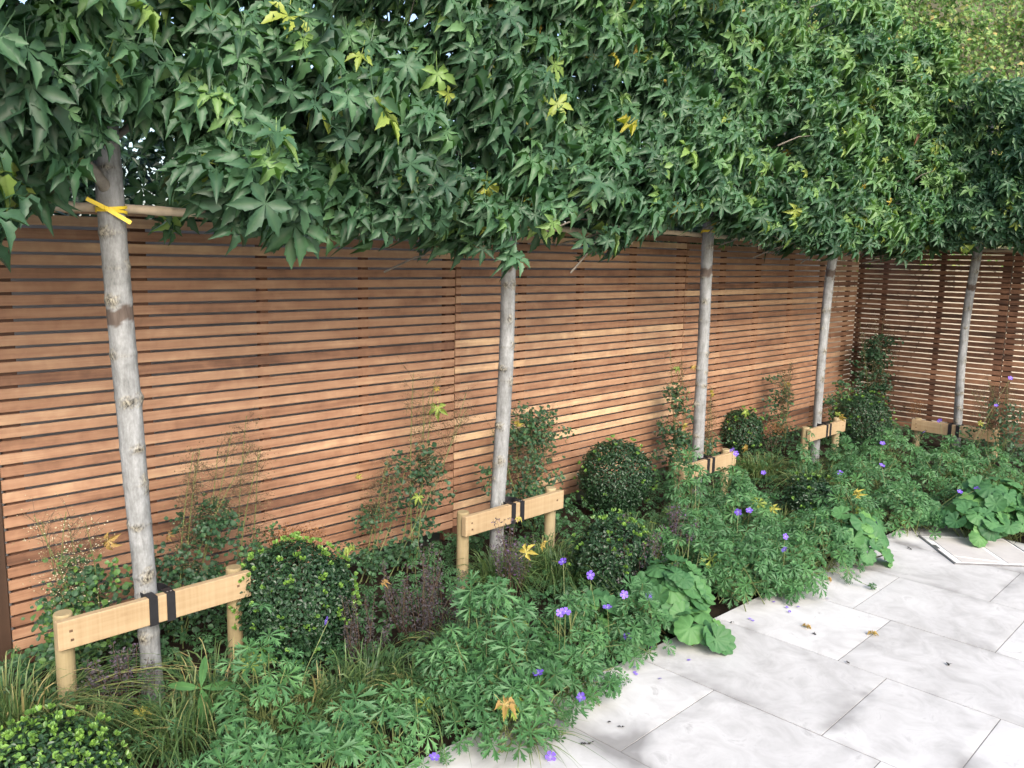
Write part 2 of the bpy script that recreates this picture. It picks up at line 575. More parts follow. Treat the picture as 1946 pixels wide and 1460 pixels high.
D = math.radians
GUM_LOBES = [(0, 1.0), (D(55), 0.93), (D(-55), 0.91), (D(113), 0.68), (D(-113), 0.66)]
GUM_PROF = [(0.35, 0.140), (0.50, 0.165), (0.585, 0.190), (0.62, 0.135), (0.74, 0.130), (0.79, 0.08)]
GUM_T = [lobe_leaf(GUM_LOBES, GUM_PROF, 0.31, f, d, 0.75, 0.013, 0.3, tw) for f, d, tw in
         ((0.5, 0.22, 0.12), (0.8, 0.38, 0.20), (0.3, 0.10, 0.25), (1.1, 0.55, 0.15), (0.7, 0.30, 0.35))]
CURL_T = [lobe_leaf(GUM_LOBES, GUM_PROF, 0.31, f, d, 0.75, 0.013, 0.3, tw) for f, d, tw in ((1.5, 0.85, 0.5), (1.9, 0.6, 0.7), (1.2, 1.2, 0.4))]
GUM_PROF_S = [(0.35, 0.135), (0.55, 0.170), (0.75, 0.105)]
GUM_FAR = [lobe_leaf(GUM_LOBES, GUM_PROF_S, 0.31, f, d, 0.5, 0.012, 0.2, tw) for f, d, tw in
           ((0.5, 0.22, 0.12), (0.9, 0.45, 0.25), (0.4, 0.15, 0.3))]


def geranium_leaf(fold, droop, seed):
    V, F, W = [], [], []
    rr = np.random.default_rng(seed)

    def put(x, y, z, w):
        V.append((x, y, z - droop * (x * x + y * y)))
        W.append(w)
        return len(V) - 1
    c = put(0, 0, 0, 1)
    for a, ln in ((0, 1.0), (D(47), .97), (D(-47), .95), (D(95), .86), (D(-95), .88), (D(146), .68), (D(-146), .66)):
        ca, sa = math.cos(a), math.sin(a)
        zt = rr.uniform(-0.12, 0.12)

        def pl(t, w, up, vein):
            x, y = w * ln, t * ln
            return put(x * ca + y * sa, -x * sa + y * ca, up + zt * t, vein)
        m1, m2, tip = pl(0.40, 0, 0, 1), pl(0.66, 0, 0, .9), pl(1.0, 0, 0, .3)
        for s in (-1, 1):
            e1 = pl(0.34, s * 0.06, fold * .07, 0)
            e2 = pl(0.50, s * 0.105, fold * .12, 0)
            t1 = pl(0.76, s * 0.265, fold * .2, 0)
            n1 = pl(0.64, s * 0.085, fold * .1, 0)
            t2 = pl(0.91, s * 0.150, fold * .12, 0)
            n2 = pl(0.82, s * 0.052, fold * .05, 0)
            for q in ([c, m1, e1], [m1, m2, e2, e1], [m2, n1, t1, e2], [m2, n2, t2, n1], [m2, tip, n2]):
                F.append(q if s > 0 else q[::-1])
    return make_tpl(V, F, W)


GER_T = [geranium_leaf(f, d, s) for f, d, s in ((0.8, 0.15, 1), (0.5, 0.32, 2), (1.1, -0.12, 3), (0.8, 0.45, 4))]


def mantle_leaf(droop, pleat):
    V, F, W = [(0, 0, 0)], [], [1]
    nl = 9
    rings = (0.45, 0.82, 1.0)
    span = D(330)
    per = nl * 4
    for ri, r in enumerate(rings):
        for i in range(per + 1):
            a = -span / 2 + span * i / per
            ph = (i % 4)
            scallop = 1.0 if ri < 2 else (0.93, 1.0, 1.05, 1.0)[ph]
            if ri == 1:
                scallop = (0.97, 1.0, 1.0, 1.0)[ph]
            z = pleat * (r ** 1.2) * (-1, 0.2, 1, 0.2)[ph] - droop * r * r
            V.append((math.sin(a) * r * scallop, math.cos(a) * r * scallop, z))
            W.append((0.0, 0.4, 1.0, 0.4)[ph] * (1 - 0.3 * r))
    for i in range(per):
        F.append([0, 1 + i + 1, 1 + i])
        for ri in range(2):
            b0, b1 = 1 + ri * (per + 1), 1 + (ri + 1) * (per + 1)
            F.append([b0 + i, b0 + i + 1, b1 + i + 1, b1 + i])
    return make_tpl(V, F, W)


ALC_T = [mantle_leaf(d, p) for d, p in ((0.12, 0.05), (-0.18, 0.07), (0.35, 0.05))]


def oval_leaf(w, fold, tipz):
    V = [(0, 0, 0), (w * .8, .3, fold), (w, .6, fold), (w * .55, .88, fold * .7 + tipz * .6), (0, 1, tipz),
         (-w * .55, .88, fold * .7 + tipz * .6), (-w, .6, fold), (-w * .8, .3, fold), (0, .55, tipz * .3)]
    F = [[0, 1, 8], [1, 2, 8], [2, 3, 8], [3, 4, 8], [4, 5, 8], [5, 6, 8], [6, 7, 8], [7, 0, 8]]
    return make_tpl(V, [f[::-1] for f in F], [1, 0, 0, 0, .6, 0, 0, 0, 1])


BOX_T = [make_tpl([(0, 0, 0), (.30, .5, .08), (0, 1, -.05), (-.30, .5, .08)], [[0, 1, 2], [0, 2, 3]], [1, 0, 1, 0]),
         oval_leaf(.32, .08, -.1)]
LEAFLET_T = [oval_leaf(.48, .1, -.12), oval_leaf(.55, .05, .1)]
IVY_T = [make_tpl([(0, 0, 0), (.36, .35, .08), (.16, .62, .05), (0, 1, -.05), (-.16, .62, .05), (-.36, .35, .08)],
                  [[0, 1, 2, 3], [0, 3, 4, 5]], [1, 0, 0, 1, 0, 0])]
DOT_T = [make_tpl([(0, 0, -1), (1, 0, 0), (0, 1, 0), (-1, 0, 0), (0, -1, 0), (0, 0, 1)],
                  [[0, 2, 1], [0, 3, 2], [0, 4, 3], [0, 1, 4], [5, 1, 2], [5, 2, 3], [5, 3, 4], [5, 4, 1]], [0] * 6)]


def flower_tpl():
    V, F, W = [(0, 0, 0)], [], [1.0]
    for i in range(5):
        a = i * D(72)
        ca, sa = math.cos(a), math.sin(a)
        ids = []
        for (x, y, z, w) in ((.22, .40, .10, .55), (.40, .72, .20, 0), (.30, .96, .24, 0), (0, 1.0, .22, 0), (-.30, .96, .24, 0), (-.40, .72, .20, 0), (-.22, .40, .10, .55)):
            V.append((x * ca + y * sa, -x * sa + y * ca, z))
            W.append(w)
            ids.append(len(V) - 1)
        F.append(([0] + ids)[::-1])
    V += [(.08, 0, .05), (0, .08, .05), (-.08, 0, .05), (0, -.08, .05), (0, 0, .22)]
    b = len(V) - 5
    W += [1, 1, 1, 1, 1]
    for i in range(4):
        F.append([b + i, b + (i + 1) % 4, b + 4])
    return make_tpl(V, F, W)


FLOWER_T = flower_tpl()


def tones(rng, n, lo=0.05, hi=0.85):
    return rng.uniform(lo, hi, n)


# ------------------------------------------------------------------ ground, soil, paving
g = Geo()
g.faces([(-60, -60, -0.16), (80, -60, -0.16), (80, 60, -0.16), (-60, 60, -0.16)], [(0, 1, 2, 3)])
tag(g.build('ground', M_ground), kind='structure')


def soil_sheet():
    g = Geo()
    xs, ys = np.arange(-1.5, 9.75, 0.06), np.arange(-5.0, 0.10, 0.06)
    X, Y = np.meshgrid(xs, ys, indexing='ij')
    rr = np.random.default_rng(3)
    Z = -0.045 + 0.012 * np.sin(X * 7.1 + 1.3 * Y) * np.sin(Y * 9.3) + rr.uniform(-0.008, 0.012, X.shape)
    out = (X < 6.12) & (Y < -2.1) | (X < 0.2) & (Y < -1.9)
    V = np.stack([X, Y, Z], -1).reshape(-1, 3)
    ny = len(ys)
    F = []
    for i in range(len(xs) - 1):
        for j in range(ny - 1):
            if not out[i, j]:
                F.append((i * ny + j, (i + 1) * ny + j, (i + 1) * ny + j + 1, i * ny + j + 1))
    g.faces(V, F)
    return g.build('soil', M_soil, smooth=True)


tag(soil_sheet(), kind='structure')


def bed_edge_y(x):
    return -1.80 - 0.045 * (x - 1.7)


def paving():
    g = Geo()
    rr = np.random.default_rng(11)
    xl = [-1.55, -0.91, -0.26, 0.385, 1.035, 1.685, 2.335, 2.985, 3.635, 4.27, 4.92, 5.54, 6.165]
    cuts = {5: [-2.55, -3.3, -3.9, -4.6], 6: [-2.27, -2.965, -3.75, -4.5], 7: [-2.74, -3.19, -3.95, -4.6], 8: [-2.52, -3.45, -4.2],
            9: [-2.325, -3.0, -3.8, -4.5], 10: [-2.80, -3.5, -4.4], 11: [-2.62, -3.3, -4.0]}
    gap = 0.0024
    for i in range(len(xl) - 1):
        x0, x1 = xl[i] + gap, xl[i + 1] - gap
        cc = cuts.get(i, [-2.4 - 0.3 * (i % 3), -3.3, -4.2])
        ys = [None] + cc + [-5.6]
        for j in range(len(ys) - 1):
            n, mdl = 14, 14
            tone = rr.uniform(0.2, 0.8)
            u = np.linspace(0, 1, n)
            U, W = np.meshgrid(u, u, indexing='ij')
            X = x0 + (x1 - x0) * U
            top = bed_edge_y(X) if ys[j] is None else np.full_like(X, ys[j] - gap)
            bot = ys[j + 1] + gap
            Y = top + (bot - top) * W
            dx = np.minimum(X - x0, x1 - X)
            dy = np.minimum(top - Y, Y - bot)
            edge = np.clip(1 - np.minimum(dx, dy) / 0.12, 0, 1)
            Z = 0.0006 * (rr.uniform(-1, 1)) + np.where(edge > 0.985, -0.0015, 0)
            V = np.stack([X, Y, Z * np.ones_like(X)], -1).reshape(-1, 3)
            F = [(a * n + b, a * n + b + 1, (a + 1) * n + b + 1, (a + 1) * n + b) for a in range(n - 1) for b in range(n - 1)]
            g.add(V, [4] * len(F), [q for f in F for q in f], tone, edge.ravel())
            # slab sides
            ring = [a * n for a in range(n)] + [(n - 1) * n + b for b in range(1, n)] + [a * n + n - 1 for a in range(n - 2, -1, -1)] + [b for b in range(n - 2, 0, -1)]
            P = V[ring]
            Q = P.copy()
            Q[:, 2] -= 0.04
            m = len(ring)
            g.faces(np.vstack([P, Q]), [(k, (k + 1) % m, m + (k + 1) % m, m + k) for k in range(m)], tone, 0.8)
    return g.build('patio', M_pave)


tag(paving(), kind='structure')
g = Geo()
g.faces([(-1.5, -5.55, -0.0035), (6.16, -5.55, -0.0035), (6.16, bed_edge_y(6.16) - 0.004, -0.0035), (-1.5, bed_edge_y(-1.5) - 0.004, -0.0035)], [(0, 1, 2, 3)])
g.faces([(6.165, -5.55, -0.05), (6.165, bed_edge_y(6.165), -0.05), (6.165, bed_edge_y(6.165), -0.007), (6.165, -5.55, -0.0035)], [(0, 1, 2, 3)])
tag(g.build('patio_mortar', M_grout), kind='structure')


def drain_cover():
    A = np.array([5.386, -2.48])
    B = np.array([5.78, -2.13])
    u = unit(B - A)
    v = np.array([u[1], -u[0]])
    w, h = np.linalg.norm(B - A), 0.56
    t = thing('drain_cover', (A[0], A[1], 0.0), 'square paved drain cover with white mortar seams set diagonally in the pale patio', 'drain cover')

    def P(a, b, z):
        q = A + u * a + v * b
        return (q[0], q[1], z)

    def slab(gg, a0, b0, a1, b1, z0, z1, sk=(0, 0, 0, 0), **k):
        pts = [(a0 + sk[0], b0), (a1 + sk[1], b0), (a1 + sk[2], b1), (a0 + sk[3], b1)]
        V = [P(a, b, z0) for a, b in pts] + [P(a, b, z1) for a, b in pts]
        gg.faces(V, [(0, 3, 2, 1), (4, 5, 6, 7), (0, 1, 5, 4), (1, 2, 6, 5), (2, 3, 7, 6), (3, 0, 4, 7)], **k)
    gg = Geo()
    slab(gg, 0, 0, w, 0.010, -0.02, 0.010)
    slab(gg, 0, h - 0.006, w, h, -0.02, 0.010)
    slab(gg, 0, 0.010, 0.006, h - 0.006, -0.02, 0.0095)
    slab(gg, w - 0.006, 0.010, w, h - 0.006, -0.02, 0.0095)
    slab(gg, w * 0.50, 0.012, w * 0.63, 0.030, -0.02, 0.0105)
    gg.build('metal_edge', M_tray, t)
    gg = Geo()
    slab(gg, 0.006, 0.010, w - 0.006, h - 0.006, -0.02, 0.0065)
    gg.build('mortar_bed', M_whitemortar, t)
    gg = Geo()
    slab(gg, 0.115, 0.055, w - 0.045, h * 0.55, 0.0, 0.0095, sk=(0.02, 0, 0, -0.055))
    slab(gg, 0.022, 0.055, 0.105, h * 0.50, 0.0, 0.0090, sk=(0, 0.02, -0.06, 0))
    slab(gg, 0.03, h * 0.60, w - 0.045, h - 0.02, 0.0, 0.0092, sk=(0.0, 0, 0, 0))
    gg.build('paver_inset', M_pave_grey, t)


drain_cover()

# ------------------------------------------------------------------ fences and walls
PITCH = 0.056
SLAT_H = 0.0440
SLATS = 35
FENCE_TOP = 1.985


def slat_rows(g, x0, x1, axis, off, rng, zshift=0.0, thick=0.013, fixed=None):
    for i in range(SLATS):
        z1 = FENCE_TOP - i * PITCH + zshift
        z1 += rng.normal(0, 0.0007)
        z0 = z1 - SLAT_H
        t = float(np.clip(rng.normal(0.52, 0.085), 0.20, 0.90))
        q = rng.random()
        if q < 0.055:
            t = rng.uniform(0.12, 0.26)
        elif q > 0.88:
            t = rng.uniform(0.72, 0.9)
        if fixed and i in fixed:
            t = fixed[i]
        if axis == 0:
            g.box((x0, off - thick, z0), (x1, off, z1), t, 0, 0.0018)
        else:
            g.box((off - thick, x0, z0), (off, x1, z1), t, 0, 0.0018)


def fence_panel(x0, x1, battens, label, seed, zshift=0.0, fixed=None, end_post=None):
    t = thing('fence_panel', ((x0 + x1) / 2, 0, 0), label, 'fence panel', 'slatted cedar fence panels')
    g = Geo()
    slat_rows(g, x0, x1, 0, 0.0, np.random.default_rng(seed), zshift, fixed=fixed)
    g.build('slat_screen', M_slat, t)
    rr = np.random.default_rng(seed + 50)
    for (b0, b1) in battens:
        g = Geo()
        g.box((b0, 0.002, -0.04), (b1, 0.04, FENCE_TOP - 0.002), rr.uniform(0.2, 0.8), 0, 0.002)
        g.build('batten', M_batten, t)
    if end_post:
        g = Geo()
        g.box((end_post[0], -0.022, -0.15), (end_post[1], 0.075, FENCE_TOP + 0.02), 0.4, 0, 0.004)
        g.build('end_post', M_post, t)
    return t


fence_panel(0.942, 3.497, [(0.96, 1.035), (1.53, 1.60), (2.167, 2.216), (2.80, 2.848), (3.43, 3.49)],
            'long slatted cedar fence panel behind the big trunk with the yellow tie', 21, 0.0,
            {8: 0.48, 9: 0.50, 13: 0.32, 14: 0.62, 19: 0.60, 20: 0.44, 22: 0.72, 21: 0.52, 23: 0.50, 24: 0.55, 25: 0.46, 17: 0.60, 12: 0.58}, (0.80, 0.938))
fence_panel(3.503, 6.078, [(3.51, 3.56), (4.11, 4.16), (4.72, 4.77), (5.35, 5.40), (6.00, 6.07)],
            'middle slatted cedar fence panel between two seams behind the second trunk', 22, 0.006, {24: 0.9, 15: 0.62, 20: 0.66, 18: 0.6})
fence_panel(6.084, 9.608, [(6.09, 6.14), (6.70, 6.75), (7.34, 7.39), (8.02, 8.07), (8.72, 8.77), (9.40, 9.45)],
            'far slatted cedar fence panel running into the dark corner', 23, 0.004, {21: 0.72})


def fence_return(y0, y1, battens, label, seed):
    t = thing('fence_panel', (9.61, (y0 + y1) / 2, 0), label, 'fence panel', 'slatted cedar fence panels')
    g = Geo()
    rng = np.random.default_rng(seed)
    for i in range(SLATS):
        z1 = FENCE_TOP - 0.02 - i * PITCH
        tt = float(np.clip(rng.normal(0.20, 0.08), 0.03, 0.5))  # board tones set dark overall to carry the shade under the crowns
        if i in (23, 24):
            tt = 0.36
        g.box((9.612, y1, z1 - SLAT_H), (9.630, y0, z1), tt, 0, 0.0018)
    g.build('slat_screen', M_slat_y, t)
    for (b0, b1) in battens:
        g = Geo()
        g.box((9.632, b1, -0.04), (9.672, b0, FENCE_TOP - 0.022), rng.uniform(0.1, 0.6), 0, 0.002)
        g.build('batten', M_batten, t)
    return t


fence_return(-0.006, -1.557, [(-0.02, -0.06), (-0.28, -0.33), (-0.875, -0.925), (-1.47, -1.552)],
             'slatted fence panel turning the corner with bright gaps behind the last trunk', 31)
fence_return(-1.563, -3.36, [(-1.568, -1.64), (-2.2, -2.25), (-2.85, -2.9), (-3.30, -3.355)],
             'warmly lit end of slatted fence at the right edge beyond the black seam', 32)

g = Geo()
g.box((-3.0, 0.50, -0.15), (9.9, 0.70, 1.93), 0.5, 0, 0.004)
tag(g.build('garden_wall', M_greywall), 'dark grey rendered wall seen through gaps behind the long cedar fence', 'wall')
WALL_O, WALL_D, WALL_N = np.array([11.5, -1.0, 0.0]), np.array([-0.6, 0.8, 0.0]), np.array([-0.8, -0.6, 0.0])


def wall_pt(sv, dv, z):
    return WALL_O + WALL_D * sv + WALL_N * dv + np.array([0, 0, z])


g = Geo()
wc = [wall_pt(a, b, z) for z in (-0.15, 5.6) for a, b in ((-9.0, 0), (4.4, 0), (4.4, -0.25), (-9.0, -0.25))]
g.faces(wc, [(3, 2, 1, 0), (4, 5, 6, 7), (0, 1, 5, 4), (1, 2, 6, 5), (2, 3, 7, 6), (3, 0, 4, 7)])
tag(g.build('house_wall', M_beige), 'pale sunlit wall behind the return fence, half covered by climbers', 'wall')


def back_hedge():
    rng = np.random.default_rng(44)
    t = thing('boundary_hedge', (3.0, 1.2, 0), 'dark evergreen hedge glimpsed above the fence beneath the crowns', 'hedge')
    g, gs = Geo(), Geo()
    n = 34000
    X = rng.uniform(-1.5, 9.2, n)
    Z = rng.uniform(1.60, 2.62, n) + 0.14 * np.sin(X * 2.3) + 0.09 * np.sin(X * 5.9 + 1)
    Z = np.where((np.abs(X - 2.50) < 0.16) & (Z > 2.05), Z - 0.40, Z)
    Y = 1.05 + rng.uniform(0, 0.5, n) + 0.06 * np.sin(X * 7)
    P = np.stack([X, Y, Z], -1)
    nrm = unit(np.array([0, -.8, .5]) + rng.normal(0, .5, (n, 3)))
    g.scatter(IVY_T[0], P, frames(nrm, rng.normal(0, 1, (n, 3)) + [0, 0, -.5], rng.uniform(.05, .085, n)), np.clip(rng.normal(.3, .15, n), 0, .7))
    g.build('foliage', M_box, t)
    for x in np.arange(-1.4, 9.2, 0.45):
        gs.tube([(x, 1.3, -0.1), (x + rng.normal(0, .05), 1.3, 1.2), (x + rng.normal(0, .1), 1.3, 2.1)], [.03, .022, .008], 6)
    gs.build('stems', M_branch, t)


back_hedge()


# ------------------------------------------------------------------ trees
def smooth_path(P, n):
    P = np.asarray(P, float)
    P = P[np.argsort(P[:, 2])]
    z = np.linspace(P[0, 2], P[-1, 2], n)
    x = np.interp(z, P[:, 2], P[:, 0])
    y = np.interp(z, P[:, 2], P[:, 1])
    k = np.ones(7) / 7
    for a in (x, y):
        a[3:-3] = np.convolve(a, k, 'valid')
    return np.stack([x, y, z], -1)


def trunk_mesh(path, r0, r1, rng, band_z, view_dir):
    n = len(path)
    sides = 22
    z = path[:, 2]
    rad = np.interp(z, [0, 0.15, 2.0, 3.6], [r0 * 1.10, r0, r1, r1 * 0.45])
    an = np.arange(sides) / sides * 2 * math.pi
    R = np.repeat(rad[:, None], sides, 1)
    R *= 1 + 0.03 * np.sin(an[None] * 2 + z[:, None] * 3 + rng.uniform(0, 6)) + 0.02 * np.sin(an[None] * 3 - z[:, None] * 7)
    scar = np.zeros_like(R)
    # knots: rings and eye-shaped branch scars
    zz = 0.25
    va = math.atan2(view_dir[1], view_dir[0])
    while zz < 2.2:
        zc = zz + rng.uniform(-0.03, 0.03)
        ring = np.exp(-((z - zc) / 0.012) ** 2)
        R *= 1 + 0.05 * ring[:, None] * rng.uniform(0.4, 1.3)
        scar = np.maximum(scar, 0.55 * np.exp(-((z - zc) / 0.0045) ** 2)[:, None] * (0.5 + 0.5 * np.sin(an[None] * 2 + zc * 40)))
        for k in range(rng.integers(1, 3)):
            a0 = va + rng.uniform(-1.5, 1.5)
            da = (an - a0 + math.pi) % (2 * math.pi) - math.pi
            w = rng.uniform(0.30, 0.55)
            hh = rng.uniform(0.010, 0.021)
            zk = zc + rng.uniform(-0.02, 0.02)
            e = (da[None] / w) ** 2 + ((z[:, None] - zk) / hh) ** 2
            scar = np.maximum(scar, 0.8 * np.exp(-((e - 2.2) / 0.5) ** 2))
            scar = np.maximum(scar, np.clip(1.5 - e, 0, 1))
            R *= 1 + 0.16 * np.exp(-e) * rng.uniform(0.3, 1.2)
        zz += rng.uniform(0.11, 0.24)
    edge_w = 0.012 * np.sin(an * 2 + 0.7)[None] + 0.006 * np.sin(an * 5)[None]
    band = np.clip((0.033 - np.abs(z[:, None] - band_z + edge_w)) / 0.006, 0, 1)
    t = unit(np.gradient(path, axis=0))
    a = unit(np.cross(t, np.array([0.0, 1.0, 0.0])))
    b = np.cross(t, a)
    # angle measured in world x/y so scars face the viewer
    ex = np.stack([np.cos(an), np.sin(an), np.zeros(sides)], -1)
    V = path[:, None] + R[..., None] * (ex[None] - (ex[None] * t[:, None]).sum(-1, keepdims=True) * t[:, None])
    F = [(i * sides + j, i * sides + (j + 1) % sides, (i + 1) * sides + (j + 1) % sides, (i + 1) * sides + j)
         for i in range(n - 1) for j in range(sides)]
    g = Geo()
    g.faces(V.reshape(-1, 3), F, band.ravel(), scar.ravel())
    return g


def bump_noise(rng, n=6, lo=1.2, hi=5.0):
    ks = rng.uniform(lo, hi, (n, 3)) * rng.choice([-1, 1], (n, 3))
    ph = rng.uniform(0, 6.28, n)

    def f(p):
        return np.sin(p @ ks.T + ph).mean(-1) * 1.6
    return f


def crown_leaves(g, rng, lo, hi, front, n_clusters, per, size, zb, tpls, yellow=0.02, dens_front=0.62, sparse=None, shift=0.0, clear=None):
    """Leaf sprays filling a clipped box; front = axis/sign of the face seen; zb(s) = lower edge along the hedge."""
    lo, hi = np.array(lo, float), np.array(hi, float)
    nf = bump_noise(rng, 7, 1.5, 6.0)
    C = rng.uniform(lo, hi, (n_clusters, 3))
    fr = rng.random(n_clusters) < dens_front
    ax, sg = front
    depth = hi[ax] - lo[ax]
    face = lo[ax] if sg < 0 else hi[ax]
    s = np.abs(rng.normal(0, 0.09, n_clusters))
    C[fr, ax] = face - sg * s[fr]
    C[:, ax] += sg * np.where(fr, 0.21, 0.12) * nf(C * 1.3)
    along = 1 - ax
    low = zb(C[:, along])
    C[:, 2] = np.where(C[:, 2] < low + 0.10, low + 0.08 + rng.uniform(0, 0.18, n_clusters), C[:, 2])
    if sparse is not None:
        C = C[rng.random(len(C)) > sparse(C)]
    m = len(C)
    out = np.zeros(3)
    out[ax] = sg
    K = per
    base = np.repeat(C, K, 0)
    N = len(base)
    # twig direction of each spray: outwards, sideways and a little down
    tw = unit(np.repeat(unit(rng.normal(0, 1, (m, 3)) * [1, 1, 0.6] + out * 0.7), K, 0))
    d = unit(rng.normal(0, 1, (N, 3)) + out * 0.45)
    P = base + d * (rng.uniform(0.02, 0.13, N) * (size / 0.085))[:, None] + tw * rng.uniform(-0.08, 0.10, N)[:, None]
    nrm = unit(out * 0.95 + np.array([0, 0, 0.55]) + d * 0.55 + rng.normal(0, 0.43, (N, 3)))
    tip = unit(np.array([0, 0, -1.0]) + d * 0.75 + rng.normal(0, 0.30, (N, 3)))
    sc = size * np.clip(rng.normal(0.97, 0.27, N), 0.40, 1.55)
    odd = rng.random(N)
    sc = np.where(odd < yellow, sc * 0.68, sc)
    M = frames(nrm, tip, sc)
    cl = np.repeat(rng.normal(0, 0.13, m), K)
    tone = np.clip(0.42 + shift * np.clip((P[:, 2] - 1.9) / 1.2, 0, 1) + cl + rng.normal(0, 0.16, N), 0.0, 0.86)  # shift lightens upper leaves: new growth plus brighter light put into the colour
    young = rng.random(N) < 0.05
    tone[young] = rng.uniform(0.86, 0.93, young.sum())
    yel = odd < yellow
    tone[yel] = rng.uniform(0.905, 0.985, yel.sum())
    brn = rng.random(N) < 0.0015
    tone[brn] = 1.0
    low = zb(P[:, along]) - 0.04
    keep = P[:, 2] > low + rng.uniform(-0.06, 0.05, N)
    if clear is not None:
        keep &= ~clear(P)
    tpls = list(tpls) * 5 + CURL_T
    pick = rng.integers(0, len(tpls), N)
    for i, tp in enumerate(tpls):
        k = keep & (pick == i)
        g.scatter(tp, P[k], M[k], tone[k])
    return C


def make_tree(label, path, r0, r1, band_z, seed, crown_args, branches, fork=None):
    rng = np.random.default_rng(seed)
    base = path[0]
    t = thing('pleached_tree', (base[0], base[1], 0.0), label, 'tree', 'pleached trees along the fence')
    vd = CAM - base
    trunk_mesh(path, r0, r1, rng, band_z, vd).build('trunk', M_bark, t, True)
    for (p, r) in branches:
        g = Geo()
        p = np.array(p, float)
        n = 9
        q = np.stack([np.interp(np.linspace(0, 1, n), np.linspace(0, 1, len(p)), p[:, i]) for i in range(3)], -1)
        q += rng.normal(0, 0.006, q.shape)
        g.tube(q, np.linspace(r, r * 0.45, n), 8)
        g.build('branch', M_branch, t, True)
    g = Geo()
    for ca in crown_args:
        C = crown_leaves(g, rng, **ca)
        ctr = path[-1].copy()
        for c in C[::2]:
            a = c + rng.normal(0, 0.05, 3)
            ax, sg = ca['front']
            inner = c.copy()
            inner[ax] -= sg * rng.uniform(0.15, 0.40)
            inner[2] += rng.uniform(-0.22, 0.10)
            inner[1 - ax] += rng.uniform(-0.15, 0.15)
            g.tube([inner, (inner + a) / 2 + rng.normal(0, 0.02, 3), a], [0.006, 0.0045, 0.002], 4, mi=1, cap=False)
    g.build('crown', [M_gum, M_branch], t, True)
    return t


TY = -0.65


def px_path(pts, y):
    P = [gy(px, py, y) for px, py in pts]
    P = sorted(P, key=lambda q: q[2])
    first, last = P[0].copy(), P[-1].copy()
    first[2] = -0.06
    top1, top2 = last.copy(), last.copy()
    top1[2], top2[2] = 2.9, 3.6
    top2[0] += 0.03
    return smooth_path([first] + P + [top1, top2], 420)


T1 = px_path([(291, 1312), (283, 1200), (275, 1100), (263, 970), (255, 880), (246, 780), (236, 690), (229, 610), (222, 520), (214, 430), (207, 340), (200, 250)], TY)
T2 = px_path([(945, 960), (950, 890), (956, 800), (961, 700), (964, 620), (966, 540), (969, 440)], TY)
T3 = px_path([(1325, 875), (1330, 780), (1335, 680), (1340, 580), (1343, 500), (1346, 440)], TY)
T4 = px_path([(1552, 812), (1557, 740), (1563, 660), (1570, 590), (1578, 520), (1586, 470)], TY)
P5 = [gx(px, py, 8.95) for px, py in [(1820, 805), (1826, 700), (1834, 620), (1843, 560), (1852, 510), (1860, 465)]]
f5, l5 = P5[0].copy(), P5[-1].copy()
f5[2] = -0.06
l6 = l5.copy()
l6[2] = 3.5
T5 = smooth_path([f5] + P5 + [l6], 420)

ZX = [-0.6, 0.55, 0.72, 0.85, 0.95, 1.02, 1.09, 1.24, 1.36, 1.44, 1.52, 1.75, 1.95, 2.2, 2.5, 2.85, 3.1, 3.2, 3.28, 3.5, 3.62, 3.72, 3.9, 4.05, 4.25, 4.9, 5.1, 5.5, 5.9, 6.6, 7.6, 8.6, 9.8]
ZZ = [1.85, 1.84, 1.80, 1.84, 1.90, 2.00, 2.17, 2.17, 2.05, 1.96, 1.84, 1.82, 1.92, 1.88, 1.86, 1.80, 1.82, 1.96, 2.09, 2.08, 1.82, 1.74, 1.80, 1.98, 2.08, 2.09, 1.96, 1.93, 1.92, 1.90, 1.88, 1.90, 1.92]


def zb_row(x):
    return np.interp(x, ZX, ZZ) + 0.03 * np.sin(x * 17.0)


def zb_far(y):
    return 1.97 + 0.03 * np.sin(y * 11.0)


def row_crown(x0, x1, ncl, size, tpls, yfront=-0.98, per=13, top=3.72, yellow=0.02, sparse=None, shift=0.0, clear=None):
    return dict(lo=(x0, yfront, 1.78), hi=(x1, -0.28, top), front=(1, -1), n_clusters=ncl, per=per, size=size,
                zb=zb_row, tpls=tpls, yellow=yellow, sparse=sparse, shift=shift, clear=clear)


def laterals(path, zs, reach, y, rng, side=0):
    out = []
    for z in zs:
        i = np.argmin(abs(path[:, 2] - z))
        p = path[i]
        for s in (-1, 1):
            ln = reach * rng.uniform(0.75, 1.0)
            if side == 0:
                out.append(([p - [0, 0, 0.08], p + [s * 0.14, 0.02, 0.06], p + [s * ln * 0.6, 0.03, 0.16], p + [s * ln, 0.02, 0.15]], rng.uniform(0.014, 0.02)))
            else:
                out.append(([p - [0, 0, 0.08], p + [0.02, s * 0.14, 0.06], p + [0.03, s * ln * 0.6, 0.16], p + [0.02, s * ln, 0.15]], rng.uniform(0.014, 0.02)))
    return out


br = np.random.default_rng(5)


def sparse1(C):
    """Thinner leaf where the light shows through between the first two trees."""
    k = np.exp(-((C[:, 0] - 1.72) / 0.20) ** 2) * np.exp(-((C[:, 2] - 2.35) / 0.40) ** 2)
    k = np.maximum(k, 0.75 * np.exp(-((C[:, 0] - 1.25) / 0.16) ** 2) * np.exp(-((C[:, 2] - 2.12) / 0.14) ** 2))
    return 0.42 * k


def clear1(P):
    """bare stretch in front of the fork of the nearest trunk"""
    wob = 0.05 * np.sin(P[:, 2] * 21) + 0.03 * np.sin(P[:, 0] * 37)
    return (P[:, 1] < -0.50) & (P[:, 0] > 1.03 + wob) & (P[:, 0] < 1.34 + wob) & (P[:, 2] < 2.30 + wob)


